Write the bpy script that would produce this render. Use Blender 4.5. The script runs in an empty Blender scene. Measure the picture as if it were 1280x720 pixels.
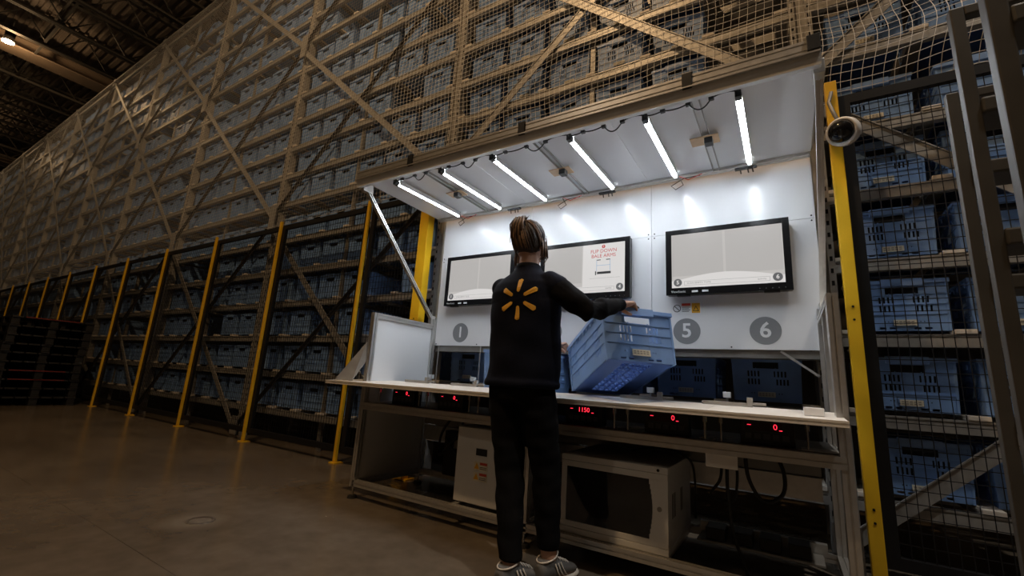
import bpy, bmesh, math, random
from mathutils import Vector, Matrix
from mathutils.bvhtree import BVHTree
random.seed(7)
SC = bpy.context.scene
COL = SC.collection

# ------------------------------------------------------------------ camera, world, exposure
CAM_RIGHT = Vector((0.851529, 0.520690, 0.061491))
CAM_UP = Vector((0.058206, -0.210434, 0.975874))
CAM_FWD = Vector((-0.521067, 0.827405, 0.209498))
cd = bpy.data.cameras.new('camera')
cd.sensor_width = 36.0
cd.lens = 548.97 / 1280 * 36
cd.clip_start = 0.05
cam = bpy.data.objects.new('camera', cd)
COL.objects.link(cam)
m = Matrix((CAM_RIGHT, CAM_UP, -CAM_FWD)).transposed().to_4x4()
m.translation = Vector((0, 0, 0.85))
cam.matrix_world = m
SC.camera = cam
w = bpy.data.worlds.new('world')
SC.world = w
w.use_nodes = True
w.node_tree.nodes['Background'].inputs[0].default_value = (0.8, 0.75, 0.7, 1)
w.node_tree.nodes['Background'].inputs[1].default_value = 0.004
SC.view_settings.view_transform = 'Standard'
SC.view_settings.look = 'None'
SC.view_settings.gamma = 1
SC.view_settings.exposure = 0.0
SC.view_settings.use_curve_mapping = False
TUBE_STRENGTH = 68.0
WARM = (1.0, 0.63, 0.31)

# ------------------------------------------------------------------ materials
MATS = {}
def mat(name, col, rough=0.5, metal=0.0, var=0.0, scale=8.0, bump=0.0, emit=None, estr=0.0, alpha=None, spec=None, stretch=None):
    if name in MATS: return MATS[name]
    M = bpy.data.materials.new(name); M.use_nodes = True
    nt = M.node_tree; b = nt.nodes['Principled BSDF']
    b.inputs['Base Color'].default_value = (*col, 1)
    b.inputs['Roughness'].default_value = rough
    b.inputs['Metallic'].default_value = metal
    if spec is not None: b.inputs['Specular IOR Level'].default_value = spec
    if emit:
        b.inputs['Emission Color'].default_value = (*emit, 1); b.inputs['Emission Strength'].default_value = estr
    if var or bump:
        tc = nt.nodes.new('ShaderNodeTexCoord'); n = nt.nodes.new('ShaderNodeTexNoise')
        n.inputs['Scale'].default_value = scale; n.inputs['Detail'].default_value = 5
        src = tc.outputs['Object']
        if stretch:
            mp = nt.nodes.new('ShaderNodeMapping'); mp.inputs['Scale'].default_value = stretch
            nt.links.new(src, mp.inputs['Vector']); src = mp.outputs['Vector']
        nt.links.new(src, n.inputs['Vector'])
        if var:
            r = nt.nodes.new('ShaderNodeValToRGB')
            r.color_ramp.elements[0].position = 0.3; r.color_ramp.elements[1].position = 0.72
            r.color_ramp.elements[0].color = (*[c * (1 - var) for c in col], 1)
            r.color_ramp.elements[1].color = (*[min(1, c * (1 + var)) for c in col], 1)
            nt.links.new(n.outputs['Fac'], r.inputs['Fac']); nt.links.new(r.outputs['Color'], b.inputs['Base Color'])
            mr = nt.nodes.new('ShaderNodeMapRange')
            mr.inputs['To Min'].default_value = max(0.03, rough - 0.08); mr.inputs['To Max'].default_value = min(1, rough + 0.08)
            nt.links.new(n.outputs['Fac'], mr.inputs['Value']); nt.links.new(mr.outputs['Result'], b.inputs['Roughness'])
        if bump:
            bp = nt.nodes.new('ShaderNodeBump'); bp.inputs['Strength'].default_value = bump; bp.inputs['Distance'].default_value = 0.01
            nt.links.new(n.outputs['Fac'], bp.inputs['Height']); nt.links.new(bp.outputs['Normal'], b.inputs['Normal'])
    MATS[name] = M
    return M

galv = mat('galvanised_steel', (0.38, 0.37, 0.35), 0.45, 0.4, 0.14, 14, 0.03)
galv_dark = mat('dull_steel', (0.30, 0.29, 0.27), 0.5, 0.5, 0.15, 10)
alu = mat('anodised_aluminium', (0.62, 0.61, 0.59), 0.34, 0.75, 0.06, 30)
white_panel = mat('white_laminate', (0.80, 0.81, 0.83), 0.22, 0, 0.02, 3)
white_paint = mat('white_powder_coat', (0.70, 0.70, 0.69), 0.45, 0, 0.03, 6)
bench_white = mat('white_bench_laminate', (0.83, 0.80, 0.75), 0.35, 0, 0.03, 5)
yellow = mat('safety_yellow_paint', (0.80, 0.47, 0.015), 0.42, 0, 0.07, 6, 0.02)
black_paint = mat('black_powder_coat', (0.012, 0.012, 0.013), 0.5, 0, 0.1, 8, spec=0.2)
black_plastic = mat('black_plastic', (0.012, 0.012, 0.013), 0.35, 0, 0.1, 10)
dark_rubber = mat('black_rubber', (0.01, 0.01, 0.01), 0.7)
crate_blue = mat('blue_crate_plastic', (0.20, 0.35, 0.66), 0.42, 0, 0.10, 7, 0.02)
crate_rim = mat('blue_crate_rim_plastic', (0.23, 0.38, 0.70), 0.40, 0, 0.08, 7)
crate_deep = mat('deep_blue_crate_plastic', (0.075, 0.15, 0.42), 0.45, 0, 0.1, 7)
label_cream = mat('cream_paper_label', (0.72, 0.68, 0.55), 0.6, 0, 0.05, 40)
tab_mat = mat('pale_rail_end_plastic', (0.72, 0.66, 0.58), 0.5, 0, 0.08, 10)
cord_mat = mat('pale_net_cord', (0.80, 0.80, 0.80), 0.8)
grey_badge = mat('grey_vinyl', (0.235, 0.245, 0.26), 0.45)
white_vinyl = mat('white_vinyl', (0.82, 0.83, 0.85), 0.45)
red_vinyl = mat('red_vinyl', (0.55, 0.05, 0.03), 0.5)
orange_vinyl = mat('amber_vinyl', (0.8, 0.42, 0.03), 0.5)
concrete = None
deck_mat = mat('roof_deck_steel', (0.22, 0.185, 0.16), 0.6, 0.1, 0.15, 2)
joist_mat = mat('dark_joist_paint', (0.05, 0.045, 0.04), 0.6, 0, 0.1, 4)
wall_mat = mat('dark_grey_wall_panel', (0.06, 0.06, 0.065), 0.7, 0, 0.1, 2)
chrome = mat('polished_steel', (0.75, 0.75, 0.75), 0.15, 1.0)
cable_black = mat('black_cable_jacket', (0.012, 0.012, 0.012), 0.45)

# ------------------------------------------------------------------ mesh helpers
class MB:
    def __init__(s): s.v = []; s.f = []
    def quad(s, a, b, c, d):
        n = len(s.v); s.v += [tuple(a), tuple(b), tuple(c), tuple(d)]; s.f.append((n, n+1, n+2, n+3))
    def box(s, x0, x1, y0, y1, z0, z1):
        n = len(s.v)
        s.v += [(x0,y0,z0),(x1,y0,z0),(x1,y1,z0),(x0,y1,z0),(x0,y0,z1),(x1,y0,z1),(x1,y1,z1),(x0,y1,z1)]
        s.f += [(n,n+3,n+2,n+1),(n+4,n+5,n+6,n+7),(n,n+1,n+5,n+4),(n+1,n+2,n+6,n+5),(n+2,n+3,n+7,n+6),(n+3,n,n+4,n+7)]
        return s
    def cbox(s, x0, x1, y0, y1, z0, z1, c):
        """box with chamfered edges"""
        bm = bmesh.new()
        bmesh.ops.create_cube(bm, size=1)
        for v in bm.verts:
            v.co = ((x0+x1)/2 + v.co.x*(x1-x0), (y0+y1)/2 + v.co.y*(y1-y0), (z0+z1)/2 + v.co.z*(z1-z0))
        bmesh.ops.bevel(bm, geom=bm.edges[:], offset=c, segments=2, affect='EDGES', profile=0.6)
        bm.verts.index_update(); n = len(s.v)
        s.v += [tuple(v.co) for v in bm.verts]; s.f += [tuple(n + v.index for v in f.verts) for f in bm.faces]
        bm.free(); return s
    def frame(s, p, q, up=(0,0,1)):
        p = Vector(p); q = Vector(q); d = (q-p).normalized(); u = Vector(up)
        if abs(d.dot(u)) > 0.98: u = Vector((0,1,0))
        r = d.cross(u).normalized(); u = r.cross(d).normalized()
        return p, q, d, r, u
    def sweep(s, p, q, prof, up=(0,0,1), caps=True):
        p, q, d, r, u = s.frame(p, q, up); n = len(s.v); k = len(prof)
        for o in (p, q):
            s.v += [tuple(o + r*a + u*b) for a, b in prof]
        for i in range(k):
            j = (i+1) % k; s.f.append((n+i, n+j, n+k+j, n+k+i))
        if caps:
            s.f.append(tuple(n+i for i in reversed(range(k)))); s.f.append(tuple(n+k+i for i in range(k)))
        return s
    def bar(s, p, q, w, h, up=(0,0,1), caps=True):
        return s.sweep(p, q, [(-w/2,-h/2),(w/2,-h/2),(w/2,h/2),(-w/2,h/2)], up, caps)
    def cyl(s, p, q, r, n=12, caps=True, r2=None):
        p, q, d, a, u = s.frame(p, q); k = len(s.v); r2 = r if r2 is None else r2
        for o, rr in ((p, r), (q, r2)):
            s.v += [tuple(o + a*(rr*math.cos(2*math.pi*i/n)) + u*(rr*math.sin(2*math.pi*i/n))) for i in range(n)]
        for i in range(n):
            j = (i+1) % n; s.f.append((k+i, k+j, k+n+j, k+n+i))
        if caps:
            s.f.append(tuple(k+i for i in reversed(range(n)))); s.f.append(tuple(k+n+i for i in range(n)))
        return s
    def tube(s, pts, r, n=8, caps=True):
        pts = [Vector(p) for p in pts]; k0 = len(s.v); rs = r if isinstance(r, (list, tuple)) else [r]*len(pts)
        ref = None
        for i, p in enumerate(pts):
            d = (pts[min(i+1, len(pts)-1)] - pts[max(i-1, 0)]).normalized()
            if ref is None:
                ref = Vector((0,0,1)) if abs(d.z) < 0.9 else Vector((1,0,0))
            a = d.cross(ref).normalized(); u = a.cross(d).normalized(); ref = u
            s.v += [tuple(p + a*(rs[i]*math.cos(2*math.pi*j/n)) + u*(rs[i]*math.sin(2*math.pi*j/n))) for j in range(n)]
        for i in range(len(pts)-1):
            for j in range(n):
                k = (j+1) % n; s.f.append((k0+i*n+j, k0+i*n+k, k0+(i+1)*n+k, k0+(i+1)*n+j))
        if caps:
            s.f.append(tuple(k0+j for j in reversed(range(n)))); e = k0+(len(pts)-1)*n; s.f.append(tuple(e+j for j in range(n)))
        return s
    def loft(s, rings, n=24, caps=True):
        """rings: (centre, axis_a, axis_b) vectors"""
        k0 = len(s.v)
        for c, a, b in rings:
            c = Vector(c); a = Vector(a); b = Vector(b)
            s.v += [tuple(c + a*math.cos(2*math.pi*j/n) + b*math.sin(2*math.pi*j/n)) for j in range(n)]
        for i in range(len(rings)-1):
            for j in range(n):
                k = (j+1) % n; s.f.append((k0+i*n+j, k0+i*n+k, k0+(i+1)*n+k, k0+(i+1)*n+j))
        if caps:
            s.f.append(tuple(k0+j for j in reversed(range(n)))); e = k0+(len(rings)-1)*n; s.f.append(tuple(e+j for j in range(n)))
        return s
    def ball(s, c, rx, ry, rz, n=16, m=10, M=None):
        c = Vector(c); k0 = len(s.v)
        for i in range(1, m):
            t = math.pi*i/m
            for j in range(n):
                a = 2*math.pi*j/n; v = Vector((rx*math.sin(t)*math.cos(a), ry*math.sin(t)*math.sin(a), rz*math.cos(t)))
                if M: v = M @ v
                s.v.append(tuple(c+v))
        t_ = Vector((0,0,rz)); b_ = Vector((0,0,-rz))
        if M: t_ = M @ t_; b_ = M @ b_
        top = len(s.v); s.v.append(tuple(c+t_)); bot = len(s.v); s.v.append(tuple(c+b_))
        for j in range(n):
            k = (j+1) % n
            s.f.append((top, k0+j, k0+k)); s.f.append((bot, k0+(m-2)*n+k, k0+(m-2)*n+j))
            for i in range(m-2):
                s.f.append((k0+i*n+j, k0+(i+1)*n+j, k0+(i+1)*n+k, k0+i*n+k))
        return s
    def disc(s, c, r, axis, t, n=40):
        a = Vector(axis).normalized(); return s.cyl(Vector(c), Vector(c)+a*t, r, n)
    def xform(s, M):
        s.v = [tuple(M @ Vector(v)) for v in s.v]; return s
    def mesh(s, name, material, smooth=False):
        me = bpy.data.meshes.new(name); me.from_pydata(s.v, [], s.f); me.materials.append(material)
        if smooth:
            me.polygons.foreach_set('use_smooth', [True]*len(me.polygons))
        me.update(); return me
    def build(s, name, material, parent=None, smooth=False, **kw):
        me = s.mesh(name, material, smooth)
        bm = bmesh.new(); bm.from_mesh(me); bmesh.ops.recalc_face_normals(bm, faces=bm.faces[:]); bm.to_mesh(me); bm.free()
        return link(name, me, parent, **kw)

def link(name, me, parent=None, label=None, cat=None, group=None, kind=None):
    o = bpy.data.objects.new(name, me); COL.objects.link(o)
    if parent is not None:
        o.parent = parent
        if parent.parent is None and parent.type == 'EMPTY' and parent.location.length > 0 and not parent.get('_local'):
            o.matrix_parent_inverse = Matrix.Translation(-parent.location)
    tag(o, label, cat, group, kind); return o
def tag(o, label=None, cat=None, group=None, kind=None):
    if label: o['label'] = label
    if cat: o['category'] = cat
    if group: o['group'] = group
    if kind: o['kind'] = kind
    return o
def thing(name, label, cat, loc=(0,0,0), group=None, local=False, kind=None):
    """Empty at the base of a thing. Parts are given in world coordinates unless local=True."""
    o = bpy.data.objects.new(name, None); o.empty_display_size = 0.1; COL.objects.link(o); o.location = loc
    if local: o['_local'] = 1
    return tag(o, label, cat, group, kind)
def struct(name, mb, m): return mb.build(name, m, kind='structure')

def extr_prof(w, h, nw=1, nh=1, g=0.008, d=0.006):
    """T-slot aluminium profile outline"""
    P = []
    def side(L, k, f):
        out = []
        for i in range(k):
            c = -L/2 + L*(i+0.5)/k
            out += [(c-g/2, 0), (c-g/2, d), (c+g/2, d), (c+g/2, 0)]
        return [f(a, b) for a, b in out]
    P += [(-w/2,-h/2)] + side(w, nw, lambda a, b: (a, -h/2+b))
    P += [(w/2,-h/2)] + side(h, nh, lambda a, b: (w/2-b, a))
    P += [(w/2,h/2)] + side(w, nw, lambda a, b: (-a, h/2-b))
    P += [(-w/2,h/2)] + side(h, nh, lambda a, b: (-w/2+b, -a))
    return P
def extr(p, q, w=0.04, h=0.04, nw=1, nh=1, up=(0,0,1)):
    return MB().sweep(p, q, extr_prof(w, h, nw, nh), up)

def text_mesh(txt, size, material, extrude=0.0006, bold=0.0):
    cu = bpy.data.curves.new('lettering', 'FONT'); cu.body = txt; cu.size = size; cu.align_x = 'CENTER'; cu.align_y = 'CENTER'
    cu.extrude = extrude; cu.offset = bold; cu.resolution_u = 3
    o = bpy.data.objects.new('lettering', cu); COL.objects.link(o)
    dg = bpy.context.evaluated_depsgraph_get()
    me = bpy.data.meshes.new_from_object(o.evaluated_get(dg)); me.materials.clear(); me.materials.append(material)
    bpy.data.objects.remove(o); bpy.data.curves.remove(cu); return me
FACE_CAM = Matrix(((1,0,0,0),(0,0,-1,0),(0,1,0,0),(0,0,0,1)))   # text in XY -> facing -Y, upright
def put_text(txt, size, material, pos, parent, name='lettering', bold=0.0, M=None, extrude=0.0006):
    me = text_mesh(txt, size, material, extrude, bold)
    me.transform((M or Matrix.Translation(Vector(pos))) @ FACE_CAM)
    return link(name, me, parent)
def rounded_rect(w, h, r, n=6):
    pts = []
    for cx, cy, a0 in ((w/2-r, h/2-r, 0), (-w/2+r, h/2-r, 90), (-w/2+r, -h/2+r, 180), (w/2-r, -h/2+r, 270)):
        for i in range(n+1):
            a = math.radians(a0 + 90*i/n); pts.append((cx + r*math.cos(a), cy + r*math.sin(a)))
    return pts

ORD = ['', 'first', 'second', 'third', 'fourth', 'fifth', 'sixth', 'seventh', 'eighth', 'ninth', 'tenth', 'eleventh', 'twelfth',
       'thirteenth', 'fourteenth', 'fifteenth', 'sixteenth', 'seventeenth', 'eighteenth', 'nineteenth', 'twentieth']

# ------------------------------------------------------------------ room shell
def make_concrete():
    M = bpy.data.materials.new('polished_concrete'); M.use_nodes = True; nt = M.node_tree; b = nt.nodes['Principled BSDF']
    tc = nt.nodes.new('ShaderNodeTexCoord')
    n1 = nt.nodes.new('ShaderNodeTexNoise'); n1.inputs['Scale'].default_value = 0.9; n1.inputs['Detail'].default_value = 8; n1.inputs['Roughness'].default_value = 0.62
    n2 = nt.nodes.new('ShaderNodeTexNoise'); n2.inputs['Scale'].default_value = 9; n2.inputs['Detail'].default_value = 6
    for n in (n1, n2): nt.links.new(tc.outputs['Object'], n.inputs['Vector'])
    mx = nt.nodes.new('ShaderNodeMix'); mx.data_type = 'FLOAT'; mx.inputs[0].default_value = 0.35
    nt.links.new(n1.outputs['Fac'], mx.inputs[2]); nt.links.new(n2.outputs['Fac'], mx.inputs[3])
    r = nt.nodes.new('ShaderNodeValToRGB'); e = r.color_ramp.elements
    e[0].position = 0.33; e[0].color = (0.098, 0.080, 0.060, 1); e[1].position = 0.68; e[1].color = (0.19, 0.158, 0.122, 1)
    nt.links.new(mx.outputs[0], r.inputs['Fac'])
    # worn, chipped ring around the floor cover
    vd = nt.nodes.new('ShaderNodeVectorMath'); vd.operation = 'DISTANCE'; vd.inputs[1].default_value = (-2.82, 1.35, 0)
    nt.links.new(tc.outputs['Object'], vd.inputs[0])
    ad = nt.nodes.new('ShaderNodeMath'); ad.operation = 'MULTIPLY_ADD'; ad.inputs[1].default_value = 0.16; nt.links.new(n2.outputs['Fac'], ad.inputs[0]); nt.links.new(vd.outputs['Value'], ad.inputs[2])
    wr_ = nt.nodes.new('ShaderNodeMapRange'); wr_.inputs['From Min'].default_value = 0.15; wr_.inputs['From Max'].default_value = 0.26; wr_.inputs['To Min'].default_value = 0.38; wr_.inputs['To Max'].default_value = 0.0
    nt.links.new(ad.outputs[0], wr_.inputs['Value'])
    cm = nt.nodes.new('ShaderNodeMix'); cm.data_type = 'RGBA'; cm.inputs[7].default_value = (0.36, 0.32, 0.26, 1)
    nt.links.new(wr_.outputs['Result'], cm.inputs[0]); nt.links.new(r.outputs['Color'], cm.inputs[6]); nt.links.new(cm.outputs[2], b.inputs['Base Color'])
    mr = nt.nodes.new('ShaderNodeMapRange'); mr.inputs['To Min'].default_value = 0.13; mr.inputs['To Max'].default_value = 0.34
    nt.links.new(n1.outputs['Fac'], mr.inputs['Value']); nt.links.new(mr.outputs['Result'], b.inputs['Roughness'])
    bp = nt.nodes.new('ShaderNodeBump'); bp.inputs['Strength'].default_value = 0.04; bp.inputs['Distance'].default_value = 0.01
    nt.links.new(n2.outputs['Fac'], bp.inputs['Height']); nt.links.new(bp.outputs['Normal'], b.inputs['Normal'])
    return M
concrete = make_concrete()
XL, XR, YB, YF = -42.0, 8.0, 6.5, -10.0
# floor slabs parted by saw-cut joints
fl = thing('floor', None, None, kind='structure')
xs = [XL, -30, -24, -18, -12, -6, -0.2, XR]; ys = [YF, -5.0, 1.01, YB]
for i in range(len(xs)-1):
    for j in range(len(ys)-1):
        g = 0.0012
        MB().box(xs[i]+g, xs[i+1]-g, ys[j]+g, ys[j+1]-g, -0.1, 0).build('floor_slab', concrete, fl)
MB().box(XL, XR, YF, YB, -0.14, -0.003).build('floor_bed', concrete, fl)
struct('wall_back', MB().box(XL, XR, YB, YB+0.2, 0, 10.2), wall_mat)
struct('wall_front', MB().box(XL, XR, YF-0.2, YF, 0, 10.2), wall_mat)
struct('wall_left', MB().box(XL-0.2, XL, YF, YB, 0, 10.2), wall_mat)
struct('wall_right', MB().box(XR, XR+0.2, YF, YB, 0, 10.2), wall_mat)
# corrugated roof deck, ribs along X
mb = MB(); y = YF; z0 = 9.85
while y < YB:
    prof = [(0, 0), (0.09, 0), (0.11, 0.05), (0.18, 0.05), (0.20, 0)]
    for (a, h0), (b, h1) in zip(prof[:-1], prof[1:]):
        mb.quad((XL, y+a, z0+h0), (XR, y+a, z0+h0), (XR, y+b, z0+h1), (XL, y+b, z0+h1))
    y += 0.20
struct('ceiling', mb, deck_mat)

# roof joists (open web) along Y, bridging along X
def joist(x, i):
    t = thing('roof_joist', 'dark open-web steel roof joist, %s from the workstation end' % ORD[i], 'joist', (x, -1.5, 9.0), kind='structure')
    for zz in (9.0, 9.74):
        k = MB(); k.bar((x-0.035, YF, zz), (x-0.035, YB, zz), 0.05, 0.07); k.bar((x+0.035, YF, zz), (x+0.035, YB, zz), 0.05, 0.07)
        k.build('chord', joist_mat, t)
    wb = MB(); y = YF+0.2; s = 0
    while y < YB-0.7:
        a = (x, y, 9.0 if s else 9.74); b = (x, y+0.62, 9.74 if s else 9.0); wb.bar(a, b, 0.028, 0.028); y += 0.62; s = 1-s
    wb.build('web', joist_mat, t, kind='stuff')
for i, x in enumerate([-10.8, -12.25, -13.7, -15.2, -16.65, -19.45, -20.9, -22.35, -23.8, -25.25, -26.7, -28.2, -29.7, -31.2]):
    joist(x, i+1)
for i, yy in enumerate((-1.1, 1.85, 4.8)):
    mb = MB(); mb.bar((-36, yy, 9.04), (-8, yy, 9.04), 0.05, 0.05); mb.bar((-36, yy+0.03, 9.70), (-8, yy+0.03, 9.70), 0.05, 0.05)
    tag(mb.build('roof_bridging', joist_mat), 'thin steel bridging bar crossing the roof joists, %s out from the rack' % ORD[3-i], 'bridging', kind='structure')
def girder(x, zc, lab):
    mb = MB(); y0, y1 = YF, 4.2
    mb.box(x-0.30, x+0.30, y0, y1, zc+0.26, zc+0.30); mb.box(x-0.30, x+0.30, y0, y1, zc-0.02, zc+0.02); mb.box(x-0.02, x+0.02, y0, y1, zc+0.02, zc+0.26)
    tag(mb.build('roof_girder', mat('girder_paint', (0.22, 0.17, 0.13), 0.5, 0, 0.08, 3)), lab, 'girder', kind='structure')
girder(-17.75, 9.02, 'pale steel roof girder carrying the lit high-bay lamp')
girder(-29.3, 9.02, 'pale steel roof girder deeper in the hall')

def high_bay(x, y, z, power, lab, colour=None, cone=None):
    t = thing('high_bay_lamp', lab, 'lamp', (x, y, z), 'high-bay lamps under the roof')
    MB().cyl((x, y, z), (x, y, z+0.16), 0.13, 24, r2=0.08).build('reflector', galv, t, smooth=True)
    MB().cyl((x, y, z+0.16), (x, y, z+0.42), 0.10, 16).build('ballast_housing', black_paint, t)
    MB().cyl((x, y, z+0.42), (x, y, z+0.62), 0.012, 8).build('hook', galv, t)
    MB().cyl((x, y, z-0.012), (x, y, z+0.005), 0.12, 24).build('lens', mat('lit_lamp_lens', (1, 0.9, 0.75), 0.4, emit=(1, 0.74, 0.45), estr=60), t)
    ld = bpy.data.lights.new('lamp_light', 'SPOT' if cone else 'POINT')
    if cone: ld.spot_size = math.radians(cone); ld.spot_blend = 0.5
    ld.shadow_soft_size = 0.10; ld.energy = power*4; ld.color = colour or WARM
    lo = bpy.data.objects.new('lamp_light', ld); COL.objects.link(lo); lo.location = (0, 0, -0.13); lo.parent = t
    return t
high_bay(-17.05, 1.30, 8.84, 16, 'lit high-bay lamp hung under the pale roof girder')
high_bay(-26.0, 1.3, 8.84, 9, 'lit high-bay lamp deeper in the hall past the girder lamp')
high_bay(-9.0, -0.8, 8.78, 10, 'lit high-bay lamp hung above the aisle beside the pallet stacks')
high_bay(-2.4, -1.0, 8.78, 172, 'lit high-bay lamp hung above the workstation aisle')
high_bay(-4.0, -5.0, 8.78, 24, 'lit high-bay lamp hung over the open floor facing the rack', (1.0, 0.80, 0.60))
high_bay(2.6, 0.9, 8.78, 235, 'unseen neutral white fill lamp added above the ladder end of the aisle', (1.0, 0.92, 0.82), 62)  # unseen neutral spot, added to brighten the crates at this end

# ------------------------------------------------------------------ storage rack
UPX = [3.27, 0.22, -2.83, -5.88, -8.94, -12.0, -15.06, -18.12, -21.18, -24.24, -27.3, -30.36, -33.4]
LEVELS = [0.37+0.432*k for k in range(6)] + [3.07+0.43*k for k in range(6)] + [5.74+0.43*k for k in range(5)]
BAYN = ['bay beside the dome camera', 'bay behind the workstation'] + ['%s bay past the workstation' % ORD[i] for i in range(1, 12)]
RY = 3.13
beam_me = {}
def beam_mesh(L):
    key = round(L, 3)
    if key not in beam_me:
        mb = MB(); prof = [(-0.02,-0.05),(0.02,-0.05),(0.02,0.05),(-0.02,0.05)]
        mb.box(0, L, 0, 0.045, -0.068, -0.020); mb.box(0, L, 0.010, 0.045, -0.020, -0.010); mb.box(0, L, 0, 0.045, -0.010, 0)
        beam_me[key] = mb.mesh('shelf_beam', galv)
    return beam_me[key]
tab_me = MB().cbox(0, 0.085, -0.004, 0.30, 0.001, 0.026, 0.004).mesh('rail_end', tab_mat)
slot_me = None
brace_shaded = mat('shaded_brace_steel', (0.07, 0.062, 0.055), 0.55, 0.2, 0.1, 9)  # shaded side of one brace direction, put into a darker steel colour
node_me = MB().box(-0.064, 0.064, 0.03, 0.045, -0.11, 0.11).mesh('node_plate', galv)
NODES = [(0.12, 2.72), (2.92, 5.50), (5.66, 8.10)]
brace_cache = {}
for bi in range(len(UPX)-1):
    x1, x0 = UPX[bi], UPX[bi+1]; L = x1-x0
    near = bi <= 2
    t = thing('storage_rack_bay', 'tall galvanised steel storage rack, %s' % BAYN[bi], 'storage rack', (x0, RY, 0), 'storage rack bays', local=True)
    # upright on the far side of the bay (and the near one for the first bay)
    mb = MB()
    for xo in ([0, L] if bi == 0 else [0]):
        mb.box(xo-0.065, xo-0.030, 0, 0.09, 0, 8.1); mb.box(xo+0.030, xo+0.065, 0, 0.09, 0, 8.1); mb.box(xo-0.030, xo+0.030, 0.02, 0.09, 0, 8.1)
    mb.build('upright', galv, t)
    if bi <= 3:
        mb = MB(); z = 0.1
        while z < 7.9:
            for dx in (-0.047, 0.047): mb.box(dx-0.007, dx+0.007, -0.0015, 0.002, z, z+0.028)
            z += 0.075
        mb.build('punched_slots', black_paint, t, kind='stuff')
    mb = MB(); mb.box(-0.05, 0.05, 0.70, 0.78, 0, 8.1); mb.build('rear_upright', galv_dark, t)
    mb = MB(); mb.box(L/2-0.022, L/2+0.022, 0.05, 0.09, 0, 8.1); mb.build('mid_post', galv_dark, t)
    for z in LEVELS + [8.1]:
        o = link('shelf_beam', beam_mesh(round(L-0.13, 3)), t); o.location = (0.065, 0, z)
    rb = MB()
    for z in LEVELS: rb.box(0.066, L-0.066, 0.70, 0.74, z-0.08, z)
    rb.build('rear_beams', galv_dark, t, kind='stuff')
    rl = MB(); rt = MB()
    for z in LEVELS:
        for k in range(7):
            xo = 0.065 + (L-0.13-0.085)*k/6
            rl.box(xo+0.01, xo+0.075, 0.046, 0.70, z-0.03, z-0.001)
            if near:
                o = link('rail_end', tab_me, t); o.location = (xo, 0, z)
            else: rt.box(xo, xo+0.085, -0.004, 0.10, z+0.001, z+0.026)
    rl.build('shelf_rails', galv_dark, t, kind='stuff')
    if not near: rt.build('rail_ends', tab_mat, t, kind='stuff')
    for (za, zb) in NODES:
        for s, yo in ((0, -0.018), (1, -0.040)):
            a, b = ((0.0, za), (L-0.10, zb)) if s == 0 else ((0.0, zb), (L-0.10, za))
            if bi == 1 and za < 1: continue
            mb = MB(); p, q = (a[0], yo, a[1]), (b[0], yo, b[1])
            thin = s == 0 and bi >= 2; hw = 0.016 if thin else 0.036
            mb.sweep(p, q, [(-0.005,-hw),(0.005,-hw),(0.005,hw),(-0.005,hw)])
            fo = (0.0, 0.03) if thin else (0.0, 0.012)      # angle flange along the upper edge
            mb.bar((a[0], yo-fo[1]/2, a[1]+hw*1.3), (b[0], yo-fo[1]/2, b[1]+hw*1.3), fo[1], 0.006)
            mb.build('diagonal_brace', brace_shaded if thin else galv, t)
        for zz in (za, zb):
            o = link('node_plate', node_me, t); o.location = (0, -0.10, zz)
            if zz > 0.3: pass

# ------------------------------------------------------------------ blue crates
CW, CD, CH = 0.40, 0.60, 0.285
def holed(mb, O, U, V, N, w, h, holes, t):
    O = Vector(O); U = Vector(U); V = Vector(V); N = Vector(N)
    us = sorted({0, w, *[a for r in holes for a in (r[0], r[2])]}); vs = sorted({0, h, *[a for r in holes for a in (r[1], r[3])]})
    us = [round(a, 5) for a in us]; vs = [round(a, 5) for a in vs]
    def hole(i, j):
        if i < 0 or j < 0 or i >= len(us)-1 or j >= len(vs)-1: return False
        cu = (us[i]+us[i+1])/2; cv = (vs[j]+vs[j+1])/2
        return any(a < cu < c and b < cv < d for a, b, c, d in holes)
    P = lambda u, v, d: O + U*u + V*v - N*d
    for j in range(len(vs)-1):
        i = 0
        while i < len(us)-1:
            if hole(i, j): i += 1; continue
            k = i
            while k+1 < len(us)-1 and not hole(k+1, j): k += 1
            a, b, c, d = us[i], vs[j], us[k+1], vs[j+1]
            mb.quad(P(a,b,0), P(c,b,0), P(c,d,0), P(a,d,0)); mb.quad(P(a,b,t), P(a,d,t), P(c,d,t), P(c,b,t))
            i = k+1
    for a, b, c, d in holes:
        mb.quad(P(a,b,0), P(a,b,t), P(c,b,t), P(c,b,0)); mb.quad(P(a,d,0), P(c,d,0), P(c,d,t), P(a,d,t))
        mb.quad(P(a,b,0), P(a,d,0), P(a,d,t), P(a,b,t)); mb.quad(P(c,b,0), P(c,b,t), P(c,d,t), P(c,d,0))
def taper(v):
    x, y, z = v; k = 0.955 + 0.045*min(1, z/CH); return (x*k, CD/2 + (y-CD/2)*(0.97+0.03*min(1, z/CH)), z)
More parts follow.
